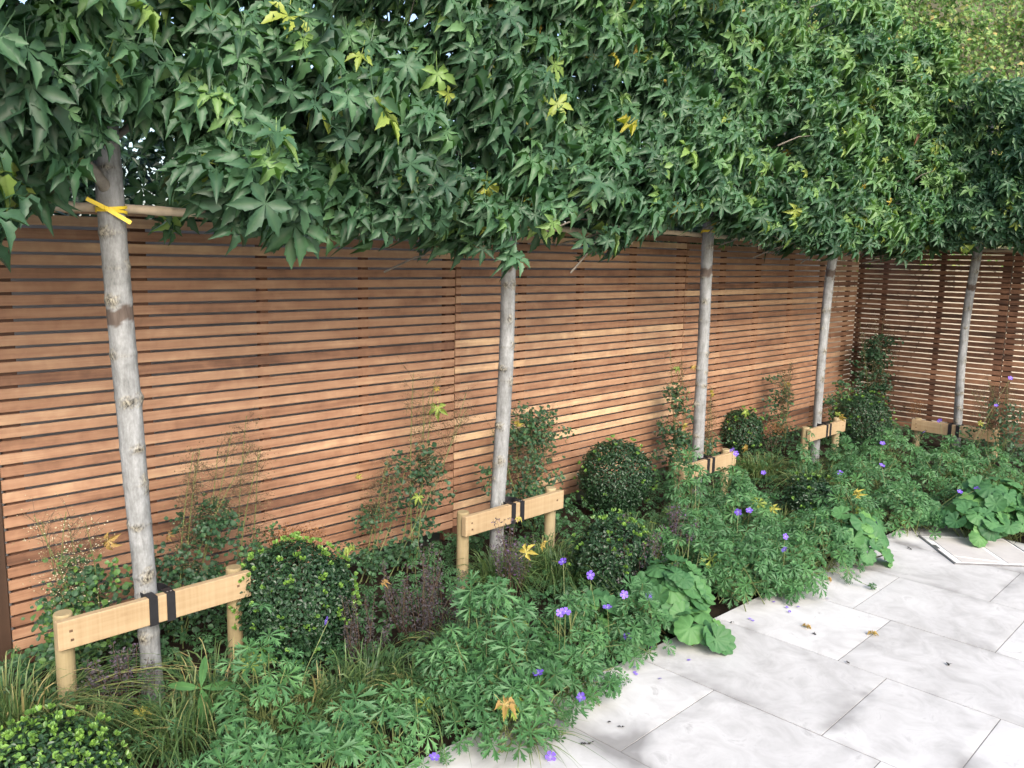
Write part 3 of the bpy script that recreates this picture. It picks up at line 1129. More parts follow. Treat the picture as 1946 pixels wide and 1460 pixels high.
fork1 = T1[np.argmin(abs(T1[:, 2] - 2.00))]
make_tree('nearest pleached tree, large dark green star leaves over a thick grey trunk', T1, 0.041, 0.050, 1.545, 101,
          [row_crown(-0.35, 2.22, 310, 0.102, GUM_T, -1.0, 13, 3.4, 0.006, sparse1, clear=clear1)],
          laterals(T1, (2.25, 2.75, 3.2), 0.9, TY, br)
          + [([fork1 + [-0.02, -0.01, 0.0], fork1 + [-0.10, -0.06, 0.10], fork1 + [-0.16, -0.09, 0.14], fork1 + [-0.27, -0.12, 0.17]], 0.024)])
make_tree('second pleached tree from the near end, yellowing leaves at the crown base', T2, 0.041, 0.042, 1.755, 102,
          [row_crown(2.18, 4.38, 300, 0.096, GUM_T, -1.04, 13, 3.7, 0.024, shift=0.05)], laterals(T2, (2.2, 2.7, 3.2), 0.95, TY, br))
make_tree('third pleached tree, slim trunk standing just past the middle fence seam', T3, 0.042, 0.043, 1.72, 103,
          [row_crown(4.32, 6.45, 350, 0.087, GUM_FAR + GUM_T[:2], -1.06, 13, 3.75, 0.018, shift=0.28)], laterals(T3, (2.2, 2.7, 3.2), 0.95, TY, br))
make_tree('fourth pleached tree, thin leaning trunk nearest the fence corner', T4, 0.039, 0.040, 1.71, 104,
          [row_crown(6.38, 8.55, 380, 0.085, GUM_FAR, -1.1, 13, 3.78, 0.018, shift=0.46)], laterals(T4, (2.2, 2.7, 3.2), 0.95, TY, br))
make_tree('pleached tree standing alone before the return fence with bright gaps', T5, 0.039, 0.041, 1.60, 105,
          [dict(lo=(8.45, -2.75, 1.85), hi=(9.45, -0.45, 3.45), front=(0, -1), n_clusters=420, per=13, size=0.084, zb=zb_far,
                tpls=GUM_FAR, yellow=0.010, shift=0.14)], laterals(T5, (2.2, 2.7, 3.2), 0.95, TY, br, 1))


# bamboo frames the crowns are tied to
def bamboo_cane(g, a, b, r, rng):
    a, b = np.array(a, float), np.array(b, float)
    n = 40
    s = np.linspace(0, 1, n)
    P = a + (b - a) * s[:, None] + rng.normal(0, 0.001, (n, 3))
    rr = np.full(n, r)
    k = rng.uniform(0.16, 0.22) / np.linalg.norm(b - a)
    for q in np.arange(0.06, 1, k):
        rr *= 1 + 0.22 * np.exp(-((s - q) / 0.010) ** 2)
    g.tube(P, rr, 10)


def bamboo_frame(x0, x1, z_low, label, seed, y=TY + 0.062):
    rng = np.random.default_rng(seed)
    t = thing('bamboo_trellis', (x0, y, z_low), label, 'bamboo trellis', 'bamboo trellises tied to the trees')
    for z in (z_low, z_low + 0.44, z_low + 0.90, z_low + 1.35):
        g = Geo()
        yy = y if z == z_low else y + 0.02
        bamboo_cane(g, (x0, yy, z), (x1, yy, z + rng.uniform(-0.03, 0.03)), rng.uniform(0.0155, 0.018), rng)
        g.build('cane', M_bamboo, t, True)
    for x in (x0 + 0.12, x1 - 0.10):
        g = Geo()
        bamboo_cane(g, (x, y + 0.034, z_low - 0.10), (x + 0.02, y + 0.050, z_low + 1.45), 0.011, rng)
        g.build('cane', M_bamboo, t, True)


zt = gy(300, 402, TY + 0.062)
bamboo_frame(0.22, 2.16, float(zt[2]) + 0.002, 'bamboo trellis behind the nearest trunk, level with its yellow tie', 1)
bamboo_frame(2.28, 4.32, float(gy(1080, 433, TY + 0.062)[2]), 'bamboo trellis crossing the second trunk under the yellowing leaves', 2)
bamboo_frame(4.45, 6.40, float(gy(1290, 441, TY + 0.062)[2]), 'bamboo trellis at the third trunk just above the fence top', 3)
bamboo_frame(6.50, 8.40, 1.99, 'bamboo trellis at the thin leaning fourth trunk, mostly hidden by leaves', 4)
g = Geo()
bamboo_cane(g, (8.99, -0.45, 1.955), (8.99, -2.6, 1.95), 0.018, np.random.default_rng(9))
tag(g.build('bamboo_cane', M_bamboo, smooth=True), 'horizontal bamboo cane along the top of the return fence', 'bamboo cane')


# yellow ties
def tree_tie(path, z, r, label, tail=True, along=(1, 0)):
    i = np.argmin(abs(path[:, 2] - z))
    c = path[i]
    t = thing('tree_tie', c, label, 'tree tie', 'yellow ties round the trunks')
    g = Geo()
    an = np.linspace(0, 2 * math.pi, 29)
    for dz, tl in ((0.005, 0.006), (-0.010, -0.004)):
        for k in range(28):
            a0, a1 = an[k], an[k + 1]
            q = []
            for a, zz in ((a0, -0.0055), (a1, -0.0055), (a1, 0.0055), (a0, 0.0055)):
                q.append(c + [r * math.cos(a), r * math.sin(a), dz + zz + tl * math.cos(a - 0.5)])
            q += [p + unit(p - c) * [0.003, 0.003, 0] for p in q]
            g.faces(q, [(4, 5, 6, 7), (3, 2, 1, 0), (0, 1, 5, 4), (2, 3, 7, 6)])
    g.build('band', M_tie, t)
    if tail:
        vd = unit((CAM - c) * [1, 1, 0])
        side = np.array([vd[1], -vd[0], 0]) * -1
        k = c + vd * (r + 0.005) - side * 0.018
        g = Geo()
        for sx, sz, ln in ((-1, 0.50, 0.062), (1, -0.62, 0.082)):
            e = k + side * sx * ln + np.array([0, 0, sz * ln]) + vd * 0.012
            d = unit(e - k)
            n = np.cross(d, vd) * 0.0075
            V = [k - n, k + n, e + n, e - n]
            V += [p + vd * 0.003 for p in V]
            g.faces(V, [(0, 1, 2, 3), (7, 6, 5, 4), (0, 4, 5, 1), (2, 6, 7, 3), (1, 5, 6, 2), (3, 7, 4, 0)])
        g.box(k - 0.007, k + 0.007, 0.5, 0, 0.002)
        g.build('knot', M_tie, t)


tree_tie(T1, float(gy(208, 396, TY - 0.05)[2]), 0.0525, 'bright yellow knotted tie round the nearest thick trunk')
tree_tie(T2, float(gy(985, 430, TY - 0.05)[2]), 0.0465, 'yellow tie with one loose tail half hidden at the second trunk')
tree_tie(T3, float(gy(1350, 437, TY - 0.05)[2]), 0.0485, 'yellow tie round the slim trunk just past the middle seam', False)
tree_tie(T5, float(gx(1860, 462, 8.95)[2]), 0.046, 'dull yellow tie on the trunk before the return fence', False)


# ------------------------------------------------------------------ stake frames: two round posts, a rail and black straps
def stake_frame(c, half, top, axis, label, seed, tree_r=0.045):
    """c: point on the front face of the rail at its middle (x, y); axis 0 = rail along x facing -y, 1 = along y facing -x."""
    rng = np.random.default_rng(seed)
    t = thing('tree_stake_frame', (c[0], c[1], 0), label, 'tree support', 'timber stakes strapped to the trunks')

    def W(s, d, z):          # s along the rail, d depth behind its front face
        return (c[0] + s, c[1] + d, z) if axis == 0 else (c[0] + d, c[1] - s, z)

    def boxw(g, s0, d0, z0, s1, d1, z1, tone=0.5, ch=0.0):
        a, b = np.array(W(s0, d0, z0)), np.array(W(s1, d1, z1))
        g.box(np.minimum(a, b), np.maximum(a, b), tone, 0, ch)
    h = 0.112
    th = 0.034
    for s, up in ((-half + 0.040, 0.009), (half - 0.045, 0.013)):
        g = Geo()
        p = np.array([W(s, th + 0.034, z) for z in (-0.12, 0.1, 0.25, top + up - 0.006, top + up)])
        g.tube(p, [0.034, 0.034, 0.0335, 0.0335, 0.031], 20, rng.uniform(0.4, 0.8))
        g.build('post', M_pine_z, t)
    g = Geo()
    boxw(g, -half, 0, top - h, half, th, top, 0.66, 0.003)
    g.build('rail', M_pine_x if axis == 0 else M_pine_y, t)
    for s, z in ((-half + 0.045, top - 0.042), (-half + 0.048, top - 0.078), (half - 0.06, top - 0.05)):
        g = Geo()
        boxw(g, s - 0.006, -0.0015, z - 0.005, s + 0.006, 0.004, z + 0.005, 0.5, 0.001)
        g.build('screw', M_screw, t)
    # straps: two bands round the rail and a loop behind the trunk
    gap = tree_r - 0.010
    w = 0.034
    for s in (-gap, gap):
        g = Geo()
        e = 0.0035
        boxw(g, s - w / 2, -e, top - h - e, s + w / 2, -0.0004, top + e)
        boxw(g, s - w / 2, -0.0004, top + 0.0004, s + w / 2, th + 0.02, top + e)
        boxw(g, s - w / 2, -0.0004, top - h - e, s + w / 2, th, top - h - 0.0004)
        o = g.build('strap', M_rubber, t)
        if s > 0:
            for k in (-0.007, 0.007):
                g = Geo()
                boxw(g, s + k - 0.003, 0.012, top + e, s + k + 0.003, 0.018, top + e + 0.0012)
                n = g.build('nail', M_nail, t)
                n.parent = o
                n.location = (0, 0, 0)
    g = Geo()
    R = tree_r + 0.006
    pts = [W(-R - 0.002, th + 0.001, 0)] + [W(-R * math.cos(a), th + 0.030 + R * 0.55 + R * math.sin(a), 0) for a in np.linspace(0, math.pi, 15)] + [W(R + 0.002, th + 0.001, 0)]
    pts = np.array(pts)
    zb_, zt_ = top - 0.030, top + 0.0045
    cen = np.array(W(0, th + 0.05, 0))
    for i in range(len(pts) - 1):
        a, b = pts[i], pts[i + 1]
        oa, ob = a + unit(a - cen) * 0.004, b + unit(b - cen) * 0.004
        V = [(*a[:2], zb_), (*b[:2], zb_), (*b[:2], zt_), (*a[:2], zt_), (*oa[:2], zb_), (*ob[:2], zb_), (*ob[:2], zt_), (*oa[:2], zt_)]
        g.faces(V, [(0, 1, 2, 3), (7, 6, 5, 4), (3, 2, 6, 7), (1, 0, 4, 5)])
    g.build('strap', M_rubber, t)


def at_z(path, z):
    return path[np.argmin(abs(path[:, 2] - z))]


RY = TY - 0.045 - 0.040
for k, (path, half, top, off, label) in enumerate((
        (T1, 0.385, 0.430, 0.02, 'nearest pine stake frame with two black straps at the thick trunk'),
        (T2, 0.40, 0.405, 0.06, 'pine stake frame with square ends strapped to the second trunk'),
        (T3, 0.37, 0.335, 0.02, 'pine stake frame half buried in geranium leaves at the third trunk'),
        (T4, 0.37, 0.335, 0.02, 'short-looking pine stake frame at the fourth trunk above fine grass'))):
    p = at_z(path, 0.38)
    stake_frame((p[0] + off, p[1] - 0.045 - 0.062), half, top, 0, label, 60 + k)
p = at_z(T5, 0.2)
stake_frame((p[0] - 0.045 - 0.062, p[1] + 0.0), 0.40, 0.245, 1, 'pine stake frame facing along the return fence at the lone trunk', 66)


# ------------------------------------------------------------------ planting
def dome_points(rng, n, c, r, h, z0=0.0, shell=0.55):
    a = rng.uniform(0, 2 * math.pi, n)
    q = np.sqrt(rng.uniform(0, 1, n))
    x, y = q * np.cos(a), q * np.sin(a)
    top = np.sqrt(np.maximum(0.05, 1 - q ** 2 * 0.92))
    lev = rng.uniform(shell, 1.06, n)
    P = np.stack([c[0] + x * r, c[1] + y * r, z0 + top * lev * h], -1)
    nrm = np.stack([x * 0.9, y * 0.9, top * 0.9 + 0.25], -1)
    return P, unit(nrm)


GER_GROUP = 'violet hardy geraniums along the bed'
ger_roots = []


def geranium(px, py, z, r, h, n, label, seed, size=0.062, lo=0.1, hi=0.85):
    rng = np.random.default_rng(seed)
    c = gz(px, py, z)
    t = thing('geranium_plant', (c[0], c[1], 0), label, 'geranium', GER_GROUP)
    P, N = dome_points(rng, n, c, r, h)
    nf = bump_noise(rng, 6, 6, 16)
    P[:, 2] *= 1 + 0.20 * nf(P) + rng.normal(0, 0.10, n)
    P[:, 2] = np.maximum(P[:, 2], 0.015)
    d = unit((P - c) * [1, 1, 0] + rng.normal(0, 0.08, P.shape))
    nrm = unit(N + np.array([-0.22, -0.28, 0.35]) + rng.normal(0, 0.26, N.shape))
    tip = unit(d + np.array([-0.1, -0.25, -0.25]) + rng.normal(0, 0.45, N.shape))
    sc = size * np.clip(rng.normal(1, 0.24, n), 0.4, 1.45)
    tone = np.clip(rng.uniform(lo, hi, n) * 0.6 + 0.4 * (0.45 + 0.25 * nf(P * 0.7)), 0, 0.92)
    tone[rng.random(n) < 0.010] = 0.96
    g = Geo()
    M = frames(nrm, tip, sc)
    pick = rng.integers(0, len(GER_T), n)
    for i, tp in enumerate(GER_T):
        g.scatter(tp, P[pick == i], M[pick == i], tone[pick == i])
    g.build('foliage', M_geran, t)
    g = Geo()
    for i in range(0, n, 2):
        b = np.array([c[0] + rng.normal(0, r * .25), c[1] + rng.normal(0, r * .25), 0.0])
        m = (b + P[i]) / 2 + np.array([0, 0, 0.04])
        g.tube([b, m, P[i] - M[i][:, 1] * 0.02], [0.0028, 0.0024, 0.0018], 4, cap=False)
    g.build('stems', M_stem, t)
    ger_roots.append((t, c[:2], r))
    return t


GER = [
    (500, 1235, .38, .17, .42, 44, 'geranium clump in front of the nearest box ball, with one violet flower', .058),
    (455, 1415, .26, .20, .33, 46, 'bright green geranium clump at the bottom edge beside the grass', .064),
    (620, 1400, .25, .21, .32, 58, 'broad geranium clump at the bottom edge of the bed, left of the patio corner', .062),
    (735, 1360, .20, .17, .30, 46, 'geranium clump spilling towards the patio corner', .056),
    (930, 1120, .44, .22, .47, 78, 'tall blue-green geranium mound below the second stake frame', .060),
    (985, 1225, .32, .24, .36, 84, 'dense geranium mound between the tall one and the patio edge', .058),
    (950, 1330, .16, .20, .22, 54, 'low geranium clump with a tan fallen leaf on top', .052),
    (1085, 1225, .22, .20, .26, 60, 'loose geranium clump with trailing stems over the patio edge', .050),
    (1175, 1180, .16, .17, .22, 50, 'small geranium clump mixed with round lobed leaves', .048),
    (1420, 945, .36, .27, .40, 150, 'geranium mound just in front of the third stake frame', .055),
    (1400, 1035, .28, .25, .34, 150, 'geranium mound behind the lobed leaves at the patio edge', .052),
    (1490, 1040, .24, .24, .32, 140, 'geranium clump hanging over the patio edge midway along the bed', .052),
    (1330, 960, .36, .20, .42, 90, 'geranium clump among long grass left of the third stake frame', .055),
    (1560, 1010, .22, .24, .30, 120, 'yellow-tinged geranium clump on the far stretch of patio edge', .050),
    (1600, 930, .30, .27, .34, 130, 'geranium clump around the small dark bush', .052),
    (1660, 870, .34, .30, .38, 140, 'geranium mound right of the fourth stake frame', .054),
    (1720, 940, .24, .28, .30, 120, 'geranium clump at the inner corner of the patio', .052),
    (1790, 885, .28, .30, .34, 130, 'geranium clump before the lone trunk near the corner', .052),
    (1880, 870, .30, .30, .36, 120, 'geranium clump at the right edge before the return fence', .052),
    (1215, 1145, .22, .15, .28, 50, 'fresh geranium shoots between violet flowers and the large lobed clump', .048),
    (1480, 1088, .12, .16, .20, 60, 'low geranium clump draping over the patio edge midway along the bed', .046),
    (1085, 1150, .30, .17, .36, 60, 'fresh geranium clump right of the tall blue-green mound', .052),
    (860, 1250, .22, .17, .30, 50, 'geranium clump in the grass left of the dense mound', .054),
    (1300, 1035, .30, .16, .36, 60, 'geranium clump above the large lobed clump', .050),
    (1120, 1280, .10, .13, .16, 40, 'low trailing geranium clump at the petal-strewn patio edge', .044),
    (1528, 868, .26, .13, .36, 55, 'geranium clump hiding the left post of the fourth stake frame', .050),
    (1600, 848, .26, .13, .34, 50, 'geranium clump hiding the right post of the fourth stake frame', .050),
    (1400, 1100, .10, .14, .20, 60, 'low geranium clump filling the gap beside the large lobed leaves', .046),
    (1310, 905, .34, .16, .42, 90, 'geranium clump covering the left post of the third stake frame', .052),
    (1390, 905, .32, .17, .40, 90, 'geranium clump directly below the straps of the third stake frame', .052),
    (1820, 850, .22, .20, .30, 80, 'geranium clump at the foot of the lone trunk rail', .050),
    (1240, 1010, .30, .16, .38, 60, 'pale geranium shoots between dusky catmint and long grass', .048),
    (1700, 830, .30, .30, .36, 110, 'far geranium clump between the two end stake frames', .050),
]
for i, (px, py, z, r, h, n, lab, size) in enumerate(GER):
    geranium(px, py, z, r, h, n, lab, 200 + i, size, *((0.42, 0.98) if i in (0, 1, 2, 3) else (0.15, 0.9)))

# flowers: each belongs to the clump it grows from
FLW = [(622, 1180, .42), (1070, 1068, .42), (1121, 1093, .38), (1023, 1280, .26), (1104, 1325, .09), (1186, 1130, .28), (1233, 1134, .26),
       (1154, 1155, .27), (1065, 1165, .36), (1075, 1163, .36), (1192, 1211, .12), (825, 1440, .06), (1046, 1438, .012), (1392, 856, .44), (1398, 862, .44), (1451, 899, .42),
       (1596, 899, .36), (1677, 843, .42), (1676, 885, .38), (1403, 973, .38), (1424, 971, .36), (1492, 1020, .32), (1491, 1045, .28), (1665, 996, .24),
       (1824, 935, .30), (1857, 930, .30), (1893, 771, .62), (1920, 719, .78), (1756, 822, .36), (1786, 800, .42), (1015, 1320, .14)]
frng = np.random.default_rng(77)
for (px, py, z) in FLW:
    p = gz(px, py, z)
    t = min(ger_roots, key=lambda q: np.hypot(*(q[1] - p[:2])) - q[2] * 0.5)
    root = t[0]
    g = Geo()
    vd = unit(CAM - p)
    nrm = unit(vd * frng.uniform(0.3, 1.0) + np.array([0, 0, 0.5]) + frng.normal(0, 0.35, 3))[None]
    M = frames(nrm, frng.normal(0, 1, (1, 3)), frng.uniform(0.017, 0.023))
    g.scatter(FLOWER_T, p[None], M, [frng.uniform(0.1, 0.9)])
    f = g.build('flower', M_petal, root)
    g = Geo()
    b = np.array([t[1][0], t[1][1], 0.04])
    b[:2] += unit(p[:2] - t[1]) * min(t[2] * 0.5, np.hypot(*(p[:2] - t[1])))
    mid = (b + p) / 2 + np.array([0, 0, 0.03])
    g.tube([b, mid, p - nrm[0] * 0.004], 0.0016, 4)
    s = g.build('flower_stalk', M_stem, root)


def runner(pts, seed, leaf=0.030):
    """a thin trailing stem with small leaves, part of the nearest geranium"""
    rng = np.random.default_rng(seed)
    P = np.array([gz(*p) for p in pts])
    t = min(ger_roots, key=lambda q: np.hypot(*(q[1] - P[0][:2])) - q[2] * 0.5)
    g = Geo()
    n = 14
    s = np.linspace(0, 1, n)
    q = np.stack([np.interp(s, np.linspace(0, 1, len(P)), P[:, i]) for i in range(3)], -1)
    q[1:-1] = (q[:-2] + q[1:-1] + q[2:]) / 3
    g.tube(q, 0.0015, 4)
    k = 7
    idx = rng.integers(n // 2, n, k)
    g.scatter(GER_T[0], q[idx] + rng.normal(0, .012, (k, 3)) + [0, 0, .012], frames(unit(rng.normal(0, .4, (k, 3)) + [-.2, -.3, 1]), rng.normal(0, 1, (k, 3)), leaf * rng.uniform(.5, 1.2, k)), rng.uniform(.2, .8, k), 1)
    g.build('runner', [M_stem, M_geran], t[0])


for i, pts in enumerate(([(1040, 1300, .12), (1070, 1360, .06), (1090, 1385, .02)], [(1020, 1330, .10), (1050, 1385, .05), (1030, 1400, .02), (1075, 1395, .03)],
                         [(1140, 1230, .14), (1190, 1225, .10), (1210, 1245, .03)], [(1120, 1240, .12), (1160, 1280, .05), (1190, 1295, .03)],
                         [(1130, 1200, .20), (1180, 1180, .16), (1215, 1190, .12), (1235, 1150, .20)], [(900, 1390, .08), (930, 1415, .03), (925, 1432, .03)],
                         [(840, 1400, .08), (835, 1440, .03), (850, 1455, .02)], [(1520, 1090, .16), (1590, 1085, .06), (1615, 1112, .01)],
                         [(1600, 1060, .14), (1620, 1100, .04), (1665, 1120, .005)])):
    runner(pts, 850 + i)


def mantle(px, py, z, r, h, n, label, seed, size=0.07):
    rng = np.random.default_rng(seed)
    c = gz(px, py, z)
    t = thing('ladys_mantle', (c[0], c[1], 0), label, 'plant', 'round-leaved clumps along the patio edge')
    P, N = dome_points(rng, n, c, r, h, 0.02, 0.5)
    d = unit((P - c) * [1, 1, 0] + 1e-4)
    nrm = unit(N * [1.1, 1.1, 1] + np.array([-0.18, -0.22, 0.15]) + rng.normal(0, 0.16, N.shape))
    tip = unit(d + np.array([0, 0, -0.3]) + rng.normal(0, 0.3, N.shape))
    sc = size * np.clip(rng.normal(1, 0.2, n), 0.55, 1.4)
    M = frames(nrm, tip, sc)
    tone = np.clip(rng.normal(0.5, 0.22, n), 0, 1)
    g = Geo()
    pick = rng.integers(0, len(ALC_T), n)
    for i, tp in enumerate(ALC_T):
        g.scatter(tp, P[pick == i], M[pick == i], tone[pick == i])
    g.build('foliage', M_alch, t, True)
    g = Geo()
    for i in range(n):
        b = np.array([c[0] + rng.normal(0, r * .15), c[1] + rng.normal(0, r * .15), -0.03])
        g.tube([b, (b + P[i]) / 2 + d[i] * 0.02 + [0, 0, 0.02], P[i]], [0.003, 0.0026, 0.002], 4, cap=False)
    g.build('stems', M_stem, t)


mantle(1275, 1095, .24, .19, .30, 84, 'large pale green clump of round lobed leaves midway along the patio edge', 301, .057)
mantle(1320, 1190, .08, .15, .14, 11, 'few round lobed leaves lying over the patio edge below the large clump', 302, .066)
mantle(1140, 1150, .20, .13, .24, 12, 'round lobed leaves among geranium and violet flowers', 303, .062)
mantle(1190, 1195, .10, .13, .14, 9, 'small group of dull round leaves at the patio edge left of the large clump', 304, .06)
mantle(1620, 1005, .20, .22, .28, 46, 'round lobed clump on the far stretch of patio edge', 305, .062)
mantle(1895, 925, .30, .30, .34, 90, 'broad clump of round leaves at the right edge of the picture', 306, .062)
mantle(1845, 985, .14, .22, .22, 38, 'dark shaded round leaves at the corner of the right hand bed', 307, .062)
mantle(1915, 985, .12, .24, .20, 36, 'low round leaves overhanging the patio at the right edge', 308, .064)
mantle(1760, 960, .16, .18, .24, 20, 'round leaves tucked behind the inner patio corner', 309, .058)


def box_ball(px, py, z, r, label, seed, n=5200, leaf=0.021, young=0.10, squash=(1, 1, 1), yz=0.5, fresh=0.0, rough=0.07):
    rng = np.random.default_rng(seed)
    c = gz(px, py, z)
    t = thing('box_ball', (c[0], c[1], 0), label, 'box shrub', 'clipped box balls')
    d = unit(rng.normal(0, 1, (n, 3)))
    nf = bump_noise(rng, 8, 3, 9)
    rad = r * (rng.uniform(0.62, 1.0, n) ** 0.5) * (1 + rough * nf(d))
    P = c + d * rad[:, None] * np.array(squash)
    ok = P[:, 2] > -0.03
    P, d, rad = P[ok], d[ok], rad[ok]
    m = len(P)
    nrm = unit(d + rng.normal(0, 0.55, (m, 3)) + [0, 0, 0.3])
    tip = unit(d * 0.8 + rng.normal(0, 0.7, (m, 3)))
    tone = np.clip(rng.normal(0.35, 0.18, m), 0, 0.72)
    fr = (rng.random(m) < fresh) & (rad > 0.88 * r) & (nf(d * 2.2) > -0.35)
    tone[fr] = rng.uniform(0.72, 1.0, fr.sum())
    g = Geo()
    M = frames(nrm, tip, leaf * rng.uniform(0.7, 1.3, m))
    g.scatter(BOX_T[1], P, M, tone)
    # pale young shoot tips: small rosettes on the surface
    k = int(n * young / 7)
    dd = unit(rng.normal(0, 1, (k * 4, 3)) + [0, -0.15, yz])
    dd = dd[nf(dd * 2.0) > -0.1][:k]
    for e in dd:
        q = c + e * r * (1.02 + rough * nf(e[None])[0]) * np.array(squash)
        if q[2] < 0:
            continue
        kk = 7
        a = rng.uniform(0, 6.28, kk)
        sp = unit(e + 0.75 * np.stack([np.cos(a), np.sin(a), rng.uniform(-.2, .8, kk)], -1))
        g.scatter(BOX_T[1], q + e * 0.010 + sp * 0.004, frames(unit(np.cross(sp, rng.normal(0, 1, (kk, 3)))), sp, leaf * 1.05), rng.uniform(0.85, 1.0, kk))
    g.build('foliage', M_box, t)
    g = Geo()
    for i in range(16):
        e = unit(rng.normal(0, 1, 3) + [0, 0, 0.6])
        b = np.array([c[0], c[1], -0.04])
        g.tube([b, c + [0, 0, -r * .4], c + e * r * 0.75 * np.array(squash)], [0.010, 0.007, 0.003], 5)
    g.build('branches', M_brownstem, t)


box_ball(562, 1140, .25, .262, 'nearest full box ball with lime young tips beside the stake frame', 401, 10500, 0.0185, 0.10)
box_ball(85, 1500, .10, .225, 'bright box ball cut off by the bottom left corner', 402, 10500, 0.0175, 0.10, fresh=0.6)
box_ball(1170, 905, .26, .262, 'dark round box ball against the fence beyond the second trunk', 403, 9000, 0.019, 0.04)
box_ball(1165, 1060, .20, .215, 'loose green box bush wrapped by grass below the second stake frame', 404, 6000, 0.020, 0.07, rough=0.24)
box_ball(1408, 818, .24, .20, 'dark box ball against the fence between third and fourth trunks', 405, 4000, 0.022, 0.04)
box_ball(1640, 800, .26, .27, 'wide dark box ball behind the fourth stake frame near the corner', 406, 5200, 0.022, 0.05)
box_ball(1540, 950, .18, .17, 'dark box bush sunk among geraniums in mid bed', 407, 4200, 0.020, 0.03, rough=0.24)


def grass(px, py, z, r, ln, n, label, seed, lean=(0, 0), lo=0.1, hi=0.8, w=0.0023, up=0.84):
    n, ln = int(n * 1.35), ln * 1.12
    rng = np.random.default_rng(seed)
    c = gz(px, py, z)
    t = thing('grass_clump', (c[0], c[1], 0), label, 'grass', 'ornamental grass clumps')
    a = rng.uniform(0, 6.28, n)
    q = r * np.sqrt(rng.uniform(0, 1, n)) * 0.5
    b = np.stack([c[0] + q * np.cos(a), c[1] + q * np.sin(a), np.full(n, -0.03)], -1)
    a2 = a + rng.normal(0, 0.6, n)
    out = np.stack([np.cos(a2) + lean[0], np.sin(a2) + lean[1], np.zeros(n)], -1)
    L_ = ln * rng.uniform(0.5, 1.1, n)
    sp = rng.uniform(0.15, 1.0, n) * (1.25 - 0.45 * up)
    k = 7
    s = np.linspace(0, 1, k)
    H = (L_[:, None] * (s * up * 1.05 - (s ** 2.4) * (0.35 + 0.55 * sp[:, None])))
    X = b[:, None] + out[:, None] * (L_[:, None] * sp[:, None] * (s ** 1.5) * 0.85)[..., None]
    X[..., 2] = np.maximum(b[:, None, 2] + H, 0.004)
    side = unit(np.cross(out, [0, 0, 1]))
    side = side + rng.normal(0, 0.35, side.shape)
    wd = w * rng.uniform(0.6, 1.4, n)[:, None] * (1 - s ** 3)[None]
    Lf, Rt = X - side[:, None] * wd[..., None], X + side[:, None] * wd[..., None]
    V = np.stack([Lf, Rt], 2).reshape(-1, 3)
    one = np.array([(2 * i, 2 * i + 1, 2 * i + 3, 2 * i + 2) for i in range(k - 1)], np.int32)
    I = (np.arange(n) * 2 * k)[:, None, None] + one[None]
    tone = np.repeat(rng.uniform(lo, hi, n), 2 * k)
    g = Geo()
    g.add(V, np.full(n * (k - 1), 4), I.ravel(), tone)
    tag(g.build('blades', M_grass, t))


GRASS = [
    (40, 1330, .14, .22, .60, 300, 'pale arching grass in the bottom left corner before the dark post', (0.5, -0.5), .35, 1.0),
    (170, 1400, .05, .2, .40, 200, 'dry grass at the foot of the nearest stake post', (0.3, -0.3), .3, .95),
    (330, 1370, .10, .28, .50, 210, 'dark grass under the nearest stake rail in front of the trunk foot', (-.1, -.3), .05, .85),
    (400, 1290, .12, .22, .52, 150, 'grass tuft with dry seed stems right of the nearest trunk foot', (0, -.2), .2, 1.0),
    (700, 1250, .18, .26, .46, 300, 'dark green grass between the nearest box ball and the tall geranium', (.1, -.3), .0, .7),
    (800, 1290, .12, .24, .44, 230, 'dry-tipped grass at the middle of the near bed', (.0, -.4), .2, .95),
    (640, 1290, .15, .18, .42, 150, 'straw-coloured grass directly below the nearest box ball', (.1, -.3), .35, 1.0),
    (950, 1040, .22, .20, .46, 300, 'upright grass in front of the second stake rail', (0, -.1), .15, .8),
    (1080, 1040, .24, .24, .50, 420, 'long arching grass right of the second stake frame', (.2, -.3), .1, .75),
    (1265, 985, .26, .26, .55, 460, 'dark arching grass before the dark box ball', (.3, -.5), .0, .65),
    (1200, 960, .28, .18, .50, 240, 'fine grass at the foot of the dark box ball', (-.1, -.2), .1, .7),
    (1450, 850, .26, .28, .46, 420, 'fine light grass between third and fourth stake frames', (0, -.2), .35, .9),
    (1548, 885, .26, .26, .56, 440, 'fine fountain grass in front of the fourth stake frame', (-.1, -.4), .4, .9),
    (1480, 930, .28, .16, .36, 200, 'short grass tuft among geraniums in mid bed', (0, -.2), .3, .9),
    (1850, 880, .24, .26, .50, 320, 'tawny grass before the return fence near the lone trunk', (-.4, -.3), .4, 1.0),
    (1920, 890, .26, .22, .50, 260, 'tawny grass at the right edge beside round leaves', (-.3, -.2), .4, 1.0),
    (870, 1180, .18, .18, .38, 240, 'fine pale grass left of the tall geranium mound', (0, -.2), .2, .9),
    (1310, 945, .26, .20, .48, 320, 'light arching grass across the left end of the third stake rail', (0, -.2), .3, .95),
    (1600, 850, .24, .18, .42, 280, 'light grass under the right post of the fourth stake frame', (0, -.2), .35, .95),
    (1040, 1010, .26, .16, .50, 240, 'upright pale grass crossing the right end of the second stake rail', (0, -.1), .3, .95),
    (560, 1310, .15, .18, .40, 240, 'pale grass between the nearest box ball and the bright geranium', (0, -.3), .3, .95),
    (1130, 1110, .24, .16, .40, 220, 'thin pale grass around the violet flowers in mid bed', (.1, -.2), .35, 1.0),
    (1000, 1390, .03, .10, .26, 60, 'thin stray grass blades over the patio edge', (.2, -.6), .3, 1.0),
]
for i, (px, py, z, r, ln, n, lab, lean, lo, hi) in enumerate(GRASS):
    grass(px, py, z, r, ln, n, lab, 500 + i, lean, lo, hi)


